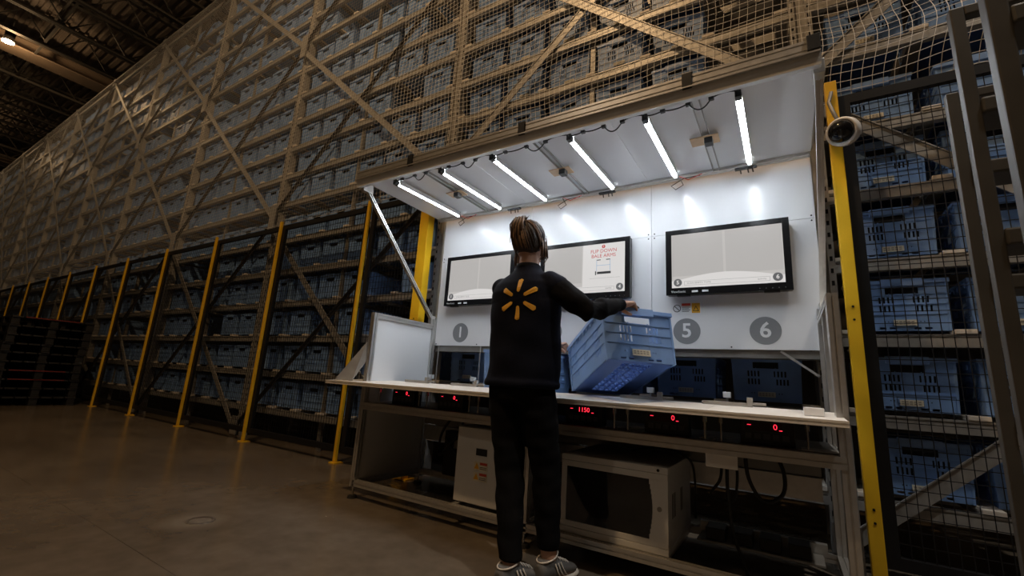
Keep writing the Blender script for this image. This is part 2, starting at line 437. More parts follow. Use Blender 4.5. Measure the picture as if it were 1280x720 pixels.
def crate_meshes():
    W, D, H = CW-0.02, CD-0.02, CH-0.012; T = 0.006
    b = MB()
    slots = []
    for cx in (0.085, W-0.145):
        for r, zz in enumerate((0.155, 0.105)):
            for k in range(4):
                u = cx + 0.0195*k + (0.012 if (r == 1 and cx > 0.2) else 0); slots.append((u, zz, u+0.0100, zz+0.036))
    endh = slots + [(W/2-0.072, 0.207, W/2+0.072, 0.246)]
    for k in range(4):
        for c0 in (0.10, W-0.155): endh.append((c0+0.016*k, 0.048, c0+0.016*k+0.006, 0.054))
    endh += [(0.075, 0.008, 0.105, 0.020), (0.12, 0.008, 0.15, 0.020), (W-0.15, 0.008, W-0.12, 0.020), (W-0.105, 0.008, W-0.075, 0.020)]
    holed(b, (-W/2, 0.01, 0), (1,0,0), (0,0,1), (0,-1,0), W, H, endh, T)
    holed(b, (W/2, CD-0.01, 0), (-1,0,0), (0,0,1), (0,1,0), W, H, [(W/2-0.065, 0.215, W/2+0.065, 0.247)], T)
    side = []
    for c0 in (0.06, 0.24, 0.42):
        for r, zz in enumerate((0.165, 0.11, 0.055)):
            for k in range(4):
                if r == 2 and c0 == 0.24: continue
                u = c0 + 0.019*k + 0.01*r; side.append((u, zz, u+0.008, zz+0.04))
    holed(b, (-W/2, CD-0.01, 0), (0,-1,0), (0,0,1), (-1,0,0), D, H, side, T)
    holed(b, (W/2, 0.01, 0), (0,1,0), (0,0,1), (1,0,0), D, H, side, T)
    # horizontal ribs and corner posts
    for zz in (0.092, 0.148, 0.202):
        b.box(-W/2-0.004, W/2+0.004, 0.006, 0.011, zz-0.0025, zz+0.0025)
        for s in (-1, 1): b.box(s*(W/2)-0.004, s*(W/2)+0.004, 0.012, CD-0.012, zz-0.0025, zz+0.0025)
    for sx in (-1, 1):
        for yy in (0.006, CD-0.03):
            b.box(sx*(W/2)-0.006 if sx > 0 else -W/2-0.005, W/2+0.005 if sx > 0 else -W/2+0.006, yy, yy+0.024, 0, H)
        b.box(sx*0.055-0.002, sx*0.055+0.002, 0.006, 0.011, 0.02, 0.21)
    b.v = [taper(v) for v in b.v]
    # base with lattice
    bt = MB(); hs = []
    n0 = 10
    for i in range(n0):
        for j in range(4):
            y0 = 0.05 + i*(D-0.10)/n0; x0 = W/2-0.084 + j*0.042
            hs.append((x0+0.0025, y0+0.0025, x0+0.0395, y0+(D-0.10)/n0-0.0025))
    holed(bt, (-W/2, 0.01, 0.004), (1,0,0), (0,1,0), (0,0,-1), W, D, hs, 0.012)
    for i in range(n0):          # diagonal stiffeners of the base lattice
        for j in range(4):
            y0 = 0.06 + i*(D-0.10)/n0; x0 = -0.084 + j*0.042; y1 = y0+(D-0.10)/n0
            bt.bar((x0, y0, 0.010), (x0+0.042, y1, 0.010), 0.003, 0.010)
    bt.v = [taper(v) for v in bt.v]
    fl = MB(); fl.box(-W/2+0.01, W/2-0.01, 0.02, CD-0.02, 0.020, 0.023); fl.v = [taper(v) for v in fl.v]
    # rim with a dip at the corners
    r = MB(); e = 0.012
    x0, x1, y0, y1 = -CW/2, CW/2, 0.0, CD
    r.box(x0, x1, y0, y0+e, CH-0.020, CH); r.box(x0, x1, y1-e, y1, CH-0.020, CH)
    r.box(x0, x0+e, y0+e, y1-e, CH-0.020, CH); r.box(x1-e, x1, y0+e, y1-e, CH-0.020, CH)
    r.box(-0.09, 0.09, y0-0.004, y0+e+0.004, CH-0.034, CH+0.006); r.box(-0.09, 0.09, y1-e-0.004, y1+0.004, CH-0.034, CH+0.006)
    for k in range(9):
        yy = 0.05 + k*0.0615
        for s in (-1, 1): r.box(s*(CW/2-0.003)-0.003, s*(CW/2-0.003)+0.003, yy, yy+0.006, CH-0.045, CH-0.020)
    lb = MB(); lb.box(-0.048, 0.048, 0.0125-0.006, 0.0125, 0.028, 0.060)
    lp = MB()
    for q in range(2):
        for k in range(5): lp.box(-0.042+0.017*k, -0.030+0.017*k, 0.0055, 0.0066, 0.035+0.011*q, 0.042+0.011*q)
    bt.v += []
    return b, bt, fl, r, lb, lp
_b, _bt, _fl, _r, _lb, _lp = crate_meshes()
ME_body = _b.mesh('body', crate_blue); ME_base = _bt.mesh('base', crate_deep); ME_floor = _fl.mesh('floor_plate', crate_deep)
ME_rim = _r.mesh('rim', crate_rim); ME_label = _lb.mesh('label', label_cream); ME_print = _lp.mesh('label_print', mat('grey_print', (0.35, 0.33, 0.28), 0.6))
jm = MB()
for src in (_b, _r, _fl):
    n = len(jm.v); jm.v += src.v; jm.f += [tuple(n+i for i in f) for f in src.f]
_ln = MB().box(-0.165, 0.165, 0.03, CD-0.03, 0.025, 0.255)  # black stand-in for goods, added so slots and handle hole read dark
ME_filler = _ln.mesh('dark_filler', mat('filler_black', (0.012, 0.012, 0.014), 0.7, 0, 0.2, 12))
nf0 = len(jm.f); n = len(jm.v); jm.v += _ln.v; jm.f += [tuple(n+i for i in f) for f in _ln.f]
ME_joined = jm.mesh('blue_crate', crate_blue); ME_joined.materials.append(MATS['filler_black'])
for q in range(nf0, len(jm.f)): ME_joined.polygons[q].material_index = 1
def crate(label, loc, group=None, parts=True, cat='crate', filler=True):
    if not parts:
        o = link('blue_crate', ME_joined); o.location = loc; return tag(o, label, cat, group)
    t = thing('blue_crate', label, cat, loc, group, local=True)
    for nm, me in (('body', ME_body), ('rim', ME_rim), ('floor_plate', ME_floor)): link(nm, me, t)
    l = link('label', ME_label, t); link('print', ME_print, l)
    if filler: link('dark_filler', ME_filler, t)
    return t
# which slots hold a crate
def filled(bi, li, k):
    rnd = random.Random(bi*1009 + li*37 + k)
    if bi == 1 and li == 1: return True
    if bi == 1 and li >= 6 and k == 5: return False
    return rnd.random() > (0.07 if bi < 2 else 0.12)
RIGHT, UP, FWD = CAM_RIGHT, CAM_UP, CAM_FWD
def px(p):
    v = Vector(p) - Vector((0,0,0.85)); d = v.dot(FWD)
    if d <= 0.05: return None
    return (640 + 548.97*v.dot(RIGHT)/d, 360 - 548.97*v.dot(UP)/d, d)
cands = []
for bi in range(len(UPX)-1):
    x1, x0 = UPX[bi], UPX[bi+1]; L = x1-x0
    for li, z in enumerate(LEVELS):
        for k in range(6):
            if not filled(bi, li, k): continue
            rnd = random.Random(bi*77+li*11+k)
            s = 0.065 + 0.0425 + (L-0.13-0.085)*(k+0.5)/6
            x = x0 + s + rnd.uniform(-0.012, 0.012); y = RY + 0.035 + rnd.uniform(0, 0.035) + (0.09 if (bi == 1 and li == 1) else 0)
            P = px((x, y, z+0.14))
            vis = False
            if P:
                vis = -40 < P[0] < 1320 and -30 < P[1] < 750
                # hidden by the workstation wall panel and canopy
                if -2.55 < x < 0.12 and 1.05 < z+0.14 and 545 < P[0] < 1020 and P[1] > 205 - (P[0]-450)*0.263 + 25: vis = False
                if -2.6 < x < 0.2 and z < 0.6: vis = False
            cands.append((P[2] if P else 99, vis, bi, li, k, (x, y, z+0.027)))
cands.sort(key=lambda c: (not c[1], c[0]))
ind = [c for c in cands if c[1]][:300]
rest = [c for c in cands if c[1]][300:]
for n, (d, vis, bi, li, k, loc) in enumerate(ind):
    kk = 6-k if bi >= 1 else k+1
    shelf = 'shelf %s from the floor' % ORD[li+1]
    lab = 'blue vented crate, %s along %s shelf up, %s' % (ORD[kk], ORD[li+1], BAYN[bi])
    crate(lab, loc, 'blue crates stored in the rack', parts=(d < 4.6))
mb = MB()
for d, vis, bi, li, k, (x, y, z) in rest:
    a, c = x-CW/2, x+CW/2
    mb.box(a+0.012, c-0.012, y+0.01, y+CD, z, z+CH-0.02); mb.box(a, c, y, y+CD, z+CH-0.02, z+CH)
    for sx in (-0.085, 0.085):
        mb.box(x+sx-0.03, x+sx+0.03, y+0.004, y+0.0101, z+0.10, z+0.104); mb.box(x+sx-0.03, x+sx+0.03, y+0.004, y+0.0101, z+0.18, z+0.184)
tag(mb.build('far_blue_crates', crate_blue), 'mass of small blue crates filling the distant rack bays', 'crates', kind='stuff')

# ------------------------------------------------------------------ fence: posts and mesh panels
FY = 2.92; FH = 2.65
post_x = [-3.684 - 1.6325*i for i in range(14)]
def fence_post(x, w, h, lab, d=0.028):
    t = thing('fence_post', lab, 'fence post', (x, FY, 0), 'yellow fence posts')
    MB().cbox(x-w/2, x+w/2, FY-0.002-d, FY-0.002, 0.012, h, 0.004).build('tube', yellow, t)
    MB().box(x-w/2-0.025, x+w/2+0.025, FY-0.05, FY+0.05, 0, 0.012).build('base_plate', yellow, t)
    hb = MB()
    for z in (0.30, 0.36, 1.28, 1.35, h-0.22):
        if w > 0.05: hb.cyl((x, FY-d-0.005, z), (x, FY-d+0.002, z), 0.006, 8)
    if w > 0.05: hb.build('bolt_holes', black_paint, t, kind='stuff')
for i, x in enumerate(post_x):
    fence_post(x, 0.036, FH, 'slim yellow fence post, %s one past the workstation' % ORD[i+1])
fence_post(-2.80, 0.105, 2.62, 'wide bright yellow post beside the numeral one end of the workstation', 0.08)
fence_post(0.318, 0.058, 2.70, 'wide yellow post behind the dome camera', 0.05)
def mesh_panel(x0, x1, lab, h=2.60):
    t = thing('mesh_fence', lab, 'fence', ((x0+x1)/2, FY, 0.10), 'black mesh fence panels')
    f = MB(); b = 0.055; y0, y1 = FY+0.000, FY+0.035
    f.box(x0, x0+b, y0, y1, 0.10, h); f.box(x1-b, x1, y0, y1, 0.10, h); f.box(x0+b, x1-b, y0, y1, 0.10, 0.10+b); f.box(x0+b, x1-b, y0, y1, h-b, h)
    f.build('panel_frame', black_paint, t)
    wv = MB(); r = 0.0017
    n = round((x1-x0-2*b)/0.042)
    for i in range(1, n):
        x = x0+b+(x1-x0-2*b)*i/n; wv.sweep((x, FY+0.012, 0.10+b), (x, FY+0.012, h-b), [(-r,-r),(r,-r),(r,r),(-r,r)], (0,1,0), False)
    n = round((h-0.1-2*b)/0.062)
    for i in range(1, n):
        z = 0.10+b+(h-0.1-2*b)*i/n; wv.sweep((x0+b, FY+0.016, z), (x1-b, FY+0.016, z), [(-r,-r),(r,-r),(r,r),(-r,r)], (0,0,1), False)
    wv.build('wire_mesh', black_paint, t, kind='stuff')
for i in range(len(post_x)-1):
    mesh_panel(post_x[i+1]+0.020, post_x[i]-0.020, 'black wire mesh panel between the %s and %s slim yellow posts' % (ORD[i+1], ORD[i+2]))
mesh_panel(-3.65, -2.86, 'narrow black wire mesh panel beside the wide bright yellow post')
mesh_panel(0.352, 1.95, 'black wire mesh panel beside the dome camera', 2.62)

# ------------------------------------------------------------------ safety net above the fence
nt_ = thing('safety_net', 'pale knotted safety net hung before the upper rack above the fence', 'net', (-8, 2.97, 2.66))
mb = MB(); r = 0.0006; NY = 2.99; st = 0.05
def seg(a, b): mb.sweep(a, b, [(-r,-r),(r,-r),(r,r),(-r,r)], (0,1,0) if abs(b[2]-a[2]) > abs(b[0]-a[0]) else (0,0,1), False)
x = -34.0; xs_ = -3.6
while x < xs_:
    seg((x, NY+0.01*math.sin(x*2.1), 2.66), (x+0.03*math.sin(x), NY, 8.0)); x += st
z = 2.68
while z < 8.0:
    seg((-34, NY, z), (xs_, NY, z)); z += st
NX, NZ = 116, 56; r = 0.0012
def node(i, j):
    x = xs_ + i*st; z = 2.66 + j*st
    e = max(0.0, (x+0.9)/2.2)                      # slacker towards the dome camera
    lo = max(0.0, 1-j/14.0)
    dy = -0.03*math.sin(x*1.7+z*0.8) - e*0.10*math.sin(min(1, j/10.0)*math.pi)
    dz = -0.02*math.sin(x*2.6) - e*0.10*lo*(0.5+0.5*math.sin(x*5.2)) + 0.012*math.sin(x*9+z*4)
    dx = 0.016*math.sin(z*6+x*2) + e*0.02*math.sin(z*11)
    return (x+dx, NY-0.02+dy, max(2.60, z+dz+e*0.02))
G = [[node(i, j) for j in range(NZ)] for i in range(NX)]
for i in range(NX):
    for j in range(NZ):
        if i+1 < NX: seg(G[i][j], G[i+1][j])
        if j+1 < NZ: seg(G[i][j], G[i][j+1])
mb.build('net_cords', cord_mat, nt_, kind='stuff')
MB().tube([(-34, NY, 2.66), (-3.6, NY, 2.66)] + [Vector(G[i][0]) for i in range(0, NX, 2)], 0.003, 5).build('border_rope', cord_mat, nt_)
mb = MB()
for i in range(40, NX, 3):
    a = Vector(G[i][0]); mb.tube([a, a+Vector((0.012, -0.01, -0.03)), a+Vector((-0.008+random.uniform(-.02,.02), -0.015, -0.075))], 0.0018, 4)
mb.build('tie_ends', cord_mat, nt_, kind='stuff')
MB().bar((-27, NY+0.03, 8.02), (3, NY+0.03, 8.02), 0.03, 0.03).build('hanging_rail', galv_dark, nt_)

# ------------------------------------------------------------------ workstation
WX0, WX1 = -2.62, 0.18            # frame ends
FYW, BYW = 2.25, 2.90             # front uprights, back uprights
STX = [-2.31, -1.885, -1.465, -0.955, -0.52, -0.09]   # six stations
ws = thing('packing_workstation', 'long aluminium framed packing workstation with white back panels, lit canopy and bench', 'workstation', (-1.22, 2.3, 0))
P = Vector
for x in (WX0, -1.245, WX1):
    top = 0.60 if x == -1.245 else 1.30
    extr((x, FYW, 0.075), (x, FYW, top)).build('front_upright', alu, ws)
for x in (WX0+0.005, WX1):
    extr((x, BYW, 0.06), (x, BYW, 1.345)).build('back_upright', alu, ws)
    extr((x, 2.955, 1.10), (x, 2.955, 2.30)).build('panel_upright', alu, ws)
def rail(name, a, b, w=0.04, h=0.04, nw=1, nh=1, m=alu): return extr(a, b, w, h, nw, nh).build(name, m, ws)
rail('bottom_front_rail', (WX0, FYW, 0.10), (WX1, FYW, 0.10))
rail('bottom_back_rail', (WX0, BYW, 0.10), (WX1, BYW, 0.10))
rail('shelf_front_rail', (WX0, FYW-0.002, 0.62), (WX1, FYW-0.002, 0.62), 0.04, 0.05)
rail('shelf_back_rail', (WX0, BYW, 0.62), (WX1, BYW, 0.62))
for x in (WX0, -1.245, WX1):
    rail('bottom_cross_rail', (x, FYW+0.02, 0.10), (x, BYW-0.02, 0.10))
for x in (WX0, WX1):
    rail('side_top_rail', (x, FYW+0.02, 1.28), (x, BYW-0.02, 1.28))
    rail('side_shelf_rail', (x, FYW+0.02, 0.62), (x, BYW-0.02, 0.62))
for x in (-1.75, -1.36, -1.00, -0.54):
    rail('equipment_cross_rail', (x, FYW+0.02, 0.10), (x, BYW-0.02, 0.10))
MB().cbox(WX0-0.006, WX0+0.006, FYW+0.02, BYW-0.02, 0.645, 1.26, 0.002).build('side_panel', white_panel, ws)
MB().cbox(WX0-0.006, WX0+0.006, FYW+0.02, BYW-0.02, 0.12, 0.60, 0.002).build('lower_side_panel', white_paint, ws)
extr((WX1, 2.56, 0.66), (WX1, 2.56, 1.26)).build('side_mid_post', alu, ws)
extr((WX1+0.002, FYW+0.062, 0.66), (WX1+0.002, FYW+0.062, 1.26), 0.04, 0.08, 1, 2).build('side_stiffener', alu, ws)
for x in (WX0, -1.245, WX1):
    for y in (FYW, BYW):
        f = MB(); f.cyl((x, y, 0.0), (x, y, 0.018), 0.035, 16, r2=0.028); f.build('levelling_foot', dark_rubber, ws)
        MB().cyl((x, y, 0.018), (x, y, 0.08), 0.008, 10).build('foot_stem', chrome, ws)
# counter shelf for the weight displays
MB().box(WX0+0.02, WX1-0.02, FYW+0.018, BYW-0.02, 0.632, 0.648).build('counter_shelf', mat('dark_counter', (0.03, 0.03, 0.032), 0.35), ws)
MB().box(0.035, WX1-0.02, FYW+0.02, FYW+0.16, 0.6485, 0.651).build('counter_end_plate', galv, ws)
MB().box(WX0+0.02, -2.47, FYW+0.02, FYW+0.30, 0.6485, 0.651).build('counter_end_plate', white_panel, ws)
# bench top: laminate boards with an aluminium front lip
bx = [-2.85, -2.31-0.2125+0.425, -1.675, -1.21, -0.7375, -0.305, 0.185]
for a, b in zip(bx[:-1], bx[1:]):
    MB().sweep((a+0.001, 0, 0), (b-0.001, 0, 0), [(-2.098, 0.771), (-2.50, 0.788), (-2.50, 0.806), (-2.100, 0.786), (-2.098, 0.784)]).build('bench_board', bench_white, ws)
extr((-2.85, 2.085, 0.774), (0.185, 2.085, 0.774), 0.026, 0.024).build('bench_lip', bench_white, ws)
MB().box(-2.80, 0.17, 2.44, 2.46, 0.745, 0.784).build('bench_stiffener', alu, ws)
MB().box(WX0+0.03, WX1-0.03, 2.5015, 2.88, 0.745, 0.775).build('feed_deck', black_paint, ws)
for x in [-2.52, -2.10, -1.675, -1.21, -0.7375, -0.305, 0.06]:
    for dx in ((-0.035, 0.035) if -2.3 < x < 0 else (0.0,)):
        p = MB(); p.cyl((x+dx, 2.30, 0.6485), (x+dx, 2.30, 0.7715), 0.005, 10); p.cyl((x+dx, 2.30, 0.725), (x+dx, 2.30, 0.7715), 0.010, 10)
        p.build('support_pin', chrome, ws)
for x in (-0.76, -0.31):
    for dx in (-0.03, 0.03):
        MB().bar((x+dx-0.02, 2.28, 0.653), (x+dx+0.09, 2.50, 0.653), 0.006, 0.006).build('tie_rod', chrome, ws)
# end gusset from bench tip to side frame
g = MB(); pts = [P((-2.80, 2.115, 0.793)), P((-2.668, 2.16, 0.793)), P((-2.63, 2.228, 0.93)), P((-2.645, 2.228, 1.075))]
nrm = (pts[1]-pts[0]).cross(pts[3]-pts[0]).normalized()*0.004
n = len(g.v); g.v += [tuple(p) for p in pts] + [tuple(p+nrm) for p in pts]
g.f += [(0,1,2,3), (7,6,5,4), (0,4,5,1), (1,5,6,2), (2,6,7,3), (3,7,4,0)]
g.build('bench_gusset', galv, ws)
# white wall panels
cols = [(-2.60, -1.69), (-1.69, -0.735), (-0.735, 0.195)]
rows = [(1.12, 1.885), (1.885, 2.30)]
for a, b in cols:
    for c, d in rows:
        MB().cbox(a+0.0012, b-0.0012, 2.92, 2.934, c+0.0012, d-0.0012, 0.0012).build('wall_panel', white_panel, ws)
for a, b in cols:
    for xx in (a+0.02, b-0.02, (a+b)/2):
        for zz in (1.135, 1.87, 1.90):
            if zz > 1.2 and xx == (a+b)/2: continue
            MB().cyl((xx, 2.9165, zz), (xx, 2.921, zz), 0.0045, 10).build('screw', black_paint, ws)
MB().box(-2.60, 0.195, 2.936, 3.05, 1.075, 1.118).build('panel_bottom_rail', galv_dark, ws)
MB().box(-2.60, 0.195, 2.936, 2.975, 2.24, 2.30).build('panel_top_rail', alu, ws)
# guide rods and silver feed guides in the hatch below the panels
for i, x in enumerate(STX):
    b = (-2.56, -2.12, None, None, -0.735, -0.30)[i]
    if b is None: continue
    c = MB(); c.cbox(b-0.020, b+0.020, 2.86, 2.89, 0.838, 0.872, 0.003); c.cbox(b-0.006, b+0.006, 2.872, 2.879, 0.776, 0.839, 0.001)
    c.build('sensor_block', white_panel, ws)
    if i < 2: MB().cyl((b+0.03, 2.90, 0.74), (b+0.03, 2.90, 1.118), 0.004, 8).build('guide_rod', alu, ws)
    gx = (-2.30, -1.86, 0, 0, -0.66, -0.24)[i]
    k = MB(); k.cbox(gx-0.13, gx+0.07, 2.44, 2.455, 0.8045, 0.822, 0.002); k.cbox(gx+0.07, gx+0.095, 2.435, 2.46, 0.8048, 0.848, 0.002); k.cbox(gx+0.095, gx+0.15, 2.44, 2.455, 0.814, 0.826, 0.002)
    k.build('feed_guide', galv, ws)
MB().cbox(0.05, 0.12, 2.20, 2.26, 0.7925, 0.825, 0.004).build('sensor_block', white_panel, ws)
MB().bar((-0.02, 2.93, 1.115), (0.15, 2.90, 0.98), 0.012, 0.012).build('stay_rod', alu, ws)
# canopy
extr((-2.645, 1.955, 2.283), (0.195, 1.955, 2.283), 0.04, 0.064, 1, 2).build('canopy_front_beam', alu, ws)
fb = MB(); fb.sweep((-2.645, 1.962, 2.225), (0.195, 1.962, 2.225), [(-0.020,-0.022),(0.018,-0.030),(0.022,0.026),(-0.018,0.026)])
fb.build('canopy_fascia', white_paint, ws)
MB().box(-2.645, 0.195, 1.925, 1.9345, 2.245, 2.2515).build('canopy_lip', alu, ws)
for a, b in cols:
    MB().cbox(a-0.03 if a < -2 else a+0.001, b-0.001, 1.98, 2.83, 2.258, 2.268, 0.001).build('canopy_panel', white_panel, ws)
extr((-2.63, 2.855, 2.263), (0.19, 2.855, 2.263), 0.045, 0.04).build('canopy_back_beam', alu, ws)
for x in (-2.63, 0.187):
    extr((x, 1.98, 2.285), (x, 2.83, 2.285), 0.03, 0.03).build('canopy_side_beam', alu, ws)
for x in (-2.63, 0.19):
    extr((x, 2.03, 2.21), (x, 2.885, 1.345), 0.028, 0.028).build('canopy_strut', alu, ws)
    MB().cbox(x-0.02, x+0.02, 1.985, 2.07, 2.185, 2.25, 0.003).build('strut_bracket', alu, ws)
    MB().cbox(x-0.018, x+0.018, 2.86, 2.915, 1.30, 1.375, 0.003).build('strut_bracket', alu, ws)
for x in (-2.10, -1.22, -0.32):
    MB().cbox(x-0.022, x+0.022, 1.926, 1.988, 2.245, 2.322, 0.002).build('joint_clamp', black_plastic, ws)
MB().cbox(0.15, 0.197, 1.926, 1.988, 2.26, 2.33, 0.002).build('end_cap', black_plastic, ws)
# sensor mounts under the canopy
for x in (-2.06, -1.18, -0.30):
    for dx in (-0.022, 0.014):
        MB().bar((x+dx, 2.0, 2.247), (x+dx, 2.83, 2.247), 0.005, 0.014).build('sensor_rail', galv_dark, ws)
    pl = MB().cbox(x-0.085, x+0.060, 2.370, 2.460, 2.230, 2.236, 0.001); pl.build('sensor_plate', mat('warm_reflection_tan', (0.58, 0.40, 0.24), 0.6, 0, 0.1, 20), ws)  # tan colour holds the warm floor light reflected in the plate
    MB().cbox(x-0.012, x+0.03, 2.375, 2.425, 2.195, 2.229, 0.003).build('sensor_head', black_plastic, ws)
# hanging plate and rear lower trunking
MB().cbox(-0.335, -0.205, 2.262, 2.272, 0.535, 0.596, 0.002).build('cable_plate', bench_white, ws)
MB().box(-2.55, 0.12, 2.84, 2.875, 0.48, 0.585).build('rear_board', galv_dark, ws)
MB().box(-2.55, 0.12, 2.84, 2.875, 0.36, 0.47).build('rear_trunking', alu, ws)
MB().box(-0.45, 0.12, 2.80, 2.838, 0.122, 0.175).build('floor_trunking', alu, ws)
# numerals
for i, x in enumerate(STX):
    xx = x-0.015 if i == 0 else x
    dsc = MB().cyl((xx, 2.9188, 1.232), (xx, 2.921, 1.232), 0.081, 48).build('number_badge', grey_badge, ws)
    put_text(str(i+1), 0.125, white_vinyl, (xx, 2.9180, 1.232), dsc, 'numeral', bold=0.0022)
# warning label under the last monitor
wl = MB().box(-0.604, -0.434, 2.9185, 2.9205, 1.343, 1.414).build('warning_label', white_vinyl, ws)
MB().box(-0.547, -0.494, 2.9178, 2.9186, 1.394, 1.410).build('warning_header', red_vinyl, wl)
MB().box(-0.487, -0.438, 2.9180, 2.9186, 1.347, 1.410).build('amber_field', orange_vinyl, wl)
tri = MB(); tri.sweep((-0.4625, 2.9172, 1.374), (-0.4625, 2.9181, 1.374), [(-0.019,-0.016),(0.019,-0.016),(0,0.020)]); tri.build('hazard_triangle', black_plastic, wl)
tri = MB(); tri.sweep((-0.4625, 2.9166, 1.373), (-0.4625, 2.9173, 1.373), [(-0.0125,-0.011),(0.0125,-0.011),(0,0.013)]); tri.build('hazard_triangle_field', orange_vinyl, wl)
ring = MB().cyl((-0.576, 2.9172, 1.378), (-0.576, 2.9186, 1.378), 0.024, 24); ring.build('prohibition_ring', black_plastic, wl)
MB().cyl((-0.576, 2.9166, 1.378), (-0.576, 2.9173, 1.378), 0.020, 24).build('prohibition_field', white_vinyl, wl)
MB().bar((-0.592, 2.9162, 1.394), (-0.560, 2.9162, 1.362), 0.001, 0.004).build('prohibition_slash', black_plastic, wl)
for k in range(4): MB().box(-0.545, -0.496-0.008*(k%2), 2.9178, 2.9186, 1.383-0.009*k, 1.386-0.009*k).build('warning_line', black_plastic, wl)

# ------------------------------------------------------------------ LED tubes
tube_mat = mat('lit_led_diffuser', (1, 1, 1), 0.4, emit=(0.86, 0.93, 1.0), estr=TUBE_STRENGTH)
TUBN = ['one', 'two', 'three', 'four', 'five', 'six']
for i, x in enumerate([-2.325, -1.90, -1.485, -0.96, -0.54, -0.115]):
    t = thing('led_tube', 'glowing white LED tube under the canopy above numeral %s' % TUBN[i], 'lamp', (x, 2.38, 2.20), 'LED tubes under the canopy')
    MB().cyl((x, 2.055, 2.205), (x, 2.755, 2.222), 0.0105, 14).build('diffuser', tube_mat, t, smooth=True)
    MB().cbox(x-0.014, x+0.014, 2.015, 2.054, 2.190, 2.225, 0.004).build('end_cap', black_plastic, t)
    MB().cbox(x-0.012, x+0.012, 2.756, 2.775, 2.205, 2.236, 0.003).build('end_cap', galv, t)
    hk = MB(); hk.sweep((x, 2.054, 2.226), (x, 2.756, 2.243), [(-0.016,-0.026),(-0.0145,-0.026),(-0.012,0.004),(0.012,0.004),(0.0145,-0.026),(0.016,-0.026),(0.014,0.008),(-0.014,0.008)])
    hk.build('heat_sink', alu, t)
    for y in (2.03, 2.765): MB().cyl((x, y, 2.22), (x, y, 2.257), 0.009, 8).build('mount', galv, t)

# canopy cables
def sag(a, b, d, n=10, dy=0.0):
    a = P(a); b = P(b); return [a.lerp(b, i/n) + P((0, dy*math.sin(math.pi*i/n), -d*4*(i/n)*(1-i/n))) for i in range(n+1)]
cb = thing('canopy_cable', 'black power cable looped between clips along the canopy front edge', 'cable', (-1.2, 2.0, 2.2))
xs2 = [-2.325, -1.90, -1.485, -0.96, -0.54, -0.115]
for a, b in zip(xs2[:-1], xs2[1:]):
    c1, c2, c3 = a+(b-a)*0.22, a+(b-a)*0.5, a+(b-a)*0.74
    mb = MB(); mb.tube(sag((a, 2.012, 2.21), (c1, 2.0, 2.205), 0.006), 0.0035, 6); mb.tube(sag((c1, 2.0, 2.205), (c2, 2.0, 2.208), 0.010), 0.0035, 6)
    mb.tube(sag((c2, 2.0, 2.208), (c3, 2.0, 2.205), 0.045), 0.0035, 6); mb.tube(sag((c3, 2.0, 2.205), (b, 2.012, 2.215), -0.012), 0.0035, 6)
    mb.build('cable_run', cable_black, cb, smooth=True)
    for c in (c1, c2, c3): MB().cbox(c-0.012, c+0.012, 1.992, 2.012, 2.197, 2.214, 0.003).build('cable_clip', black_plastic, cb)
for (x, lab, red) in ((-0.52, 'thin black and red lead dangling at the canopy rear above numeral five', True), (-2.31, 'thin black and red lead dangling at the canopy rear above numeral one', True),
                      (-1.35, 'thin black and red lead dangling at the canopy rear above numeral three', True)):
    t = thing('loose_lead', lab, 'cable', (x, 2.80, 2.2), 'loose leads at the canopy rear')
    MB().tube([P((x, 2.775, 2.215)), P((x+0.02, 2.80, 2.17)), P((x-0.03, 2.81, 2.15)), P((x-0.06, 2.82, 2.185)), P((x+0.02, 2.822, 2.225)), P((x+0.12, 2.822, 2.228))], 0.003, 6).build('black_lead', cable_black, t, smooth=True)
    MB().tube([P((x, 2.775, 2.222)), P((x+0.05, 2.80, 2.20)), P((x+0.13, 2.822, 2.236))], 0.0025, 6).build('red_lead', red_vinyl, t, smooth=True)
for x in (-0.14, -1.02, -1.80):
    t = thing('cable_connector', 'black connector cluster clipped behind the canopy above numeral %s' % {-0.14: 'six', -1.02: 'four', -1.80: 'two'}[x], 'connector', (x, 2.815, 2.21), 'connectors at the canopy rear')
    MB().cbox(x-0.06, x+0.06, 2.805, 2.83, 2.212, 2.226, 0.004).build('housing', black_plastic, t)
    for dx in (-0.03, 0.01, 0.035): MB().cyl((x+dx, 2.815, 2.215), (x+dx+0.004, 2.815, 2.185), 0.004, 8).build('plug', black_plastic, t)

# ------------------------------------------------------------------ monitors
scr_mat = mat('lit_screen', (0.02, 0.02, 0.02), 0.3, emit=(0.80, 0.765, 0.735), estr=0.62)
scr_pale = mat('lit_screen_pale', (0.02, 0.02, 0.02), 0.3, emit=(0.92, 0.89, 0.87), estr=0.72)
scr_tile = mat('lit_screen_tile', (0.02, 0.02, 0.02), 0.3, emit=(0.72, 0.69, 0.665), estr=0.60)
scr_grey = mat('lit_screen_badge', (0.02, 0.02, 0.02), 0.4, emit=(0.17, 0.17, 0.175), estr=0.6)
scr_line = mat('lit_screen_line', (0.02, 0.02, 0.02), 0.4, emit=(0.45, 0.44, 0.43), estr=0.6)
scr_red = mat('lit_screen_red', (0.02, 0.02, 0.02), 0.4, emit=(0.62, 0.07, 0.06), estr=0.75)
scr_blue = mat('lit_screen_blue', (0.02, 0.02, 0.02), 0.4, emit=(0.10, 0.36, 0.72), estr=0.75)
scr_black = mat('lit_screen_black', (0.02, 0.02, 0.02), 0.4, emit=(0.02, 0.02, 0.02), estr=0.5)
def flat(parent, name, x0, x1, z0, z1, y, m): return MB().box(x0, x1, y, y+0.0006, z0, z1).build(name, m, parent)
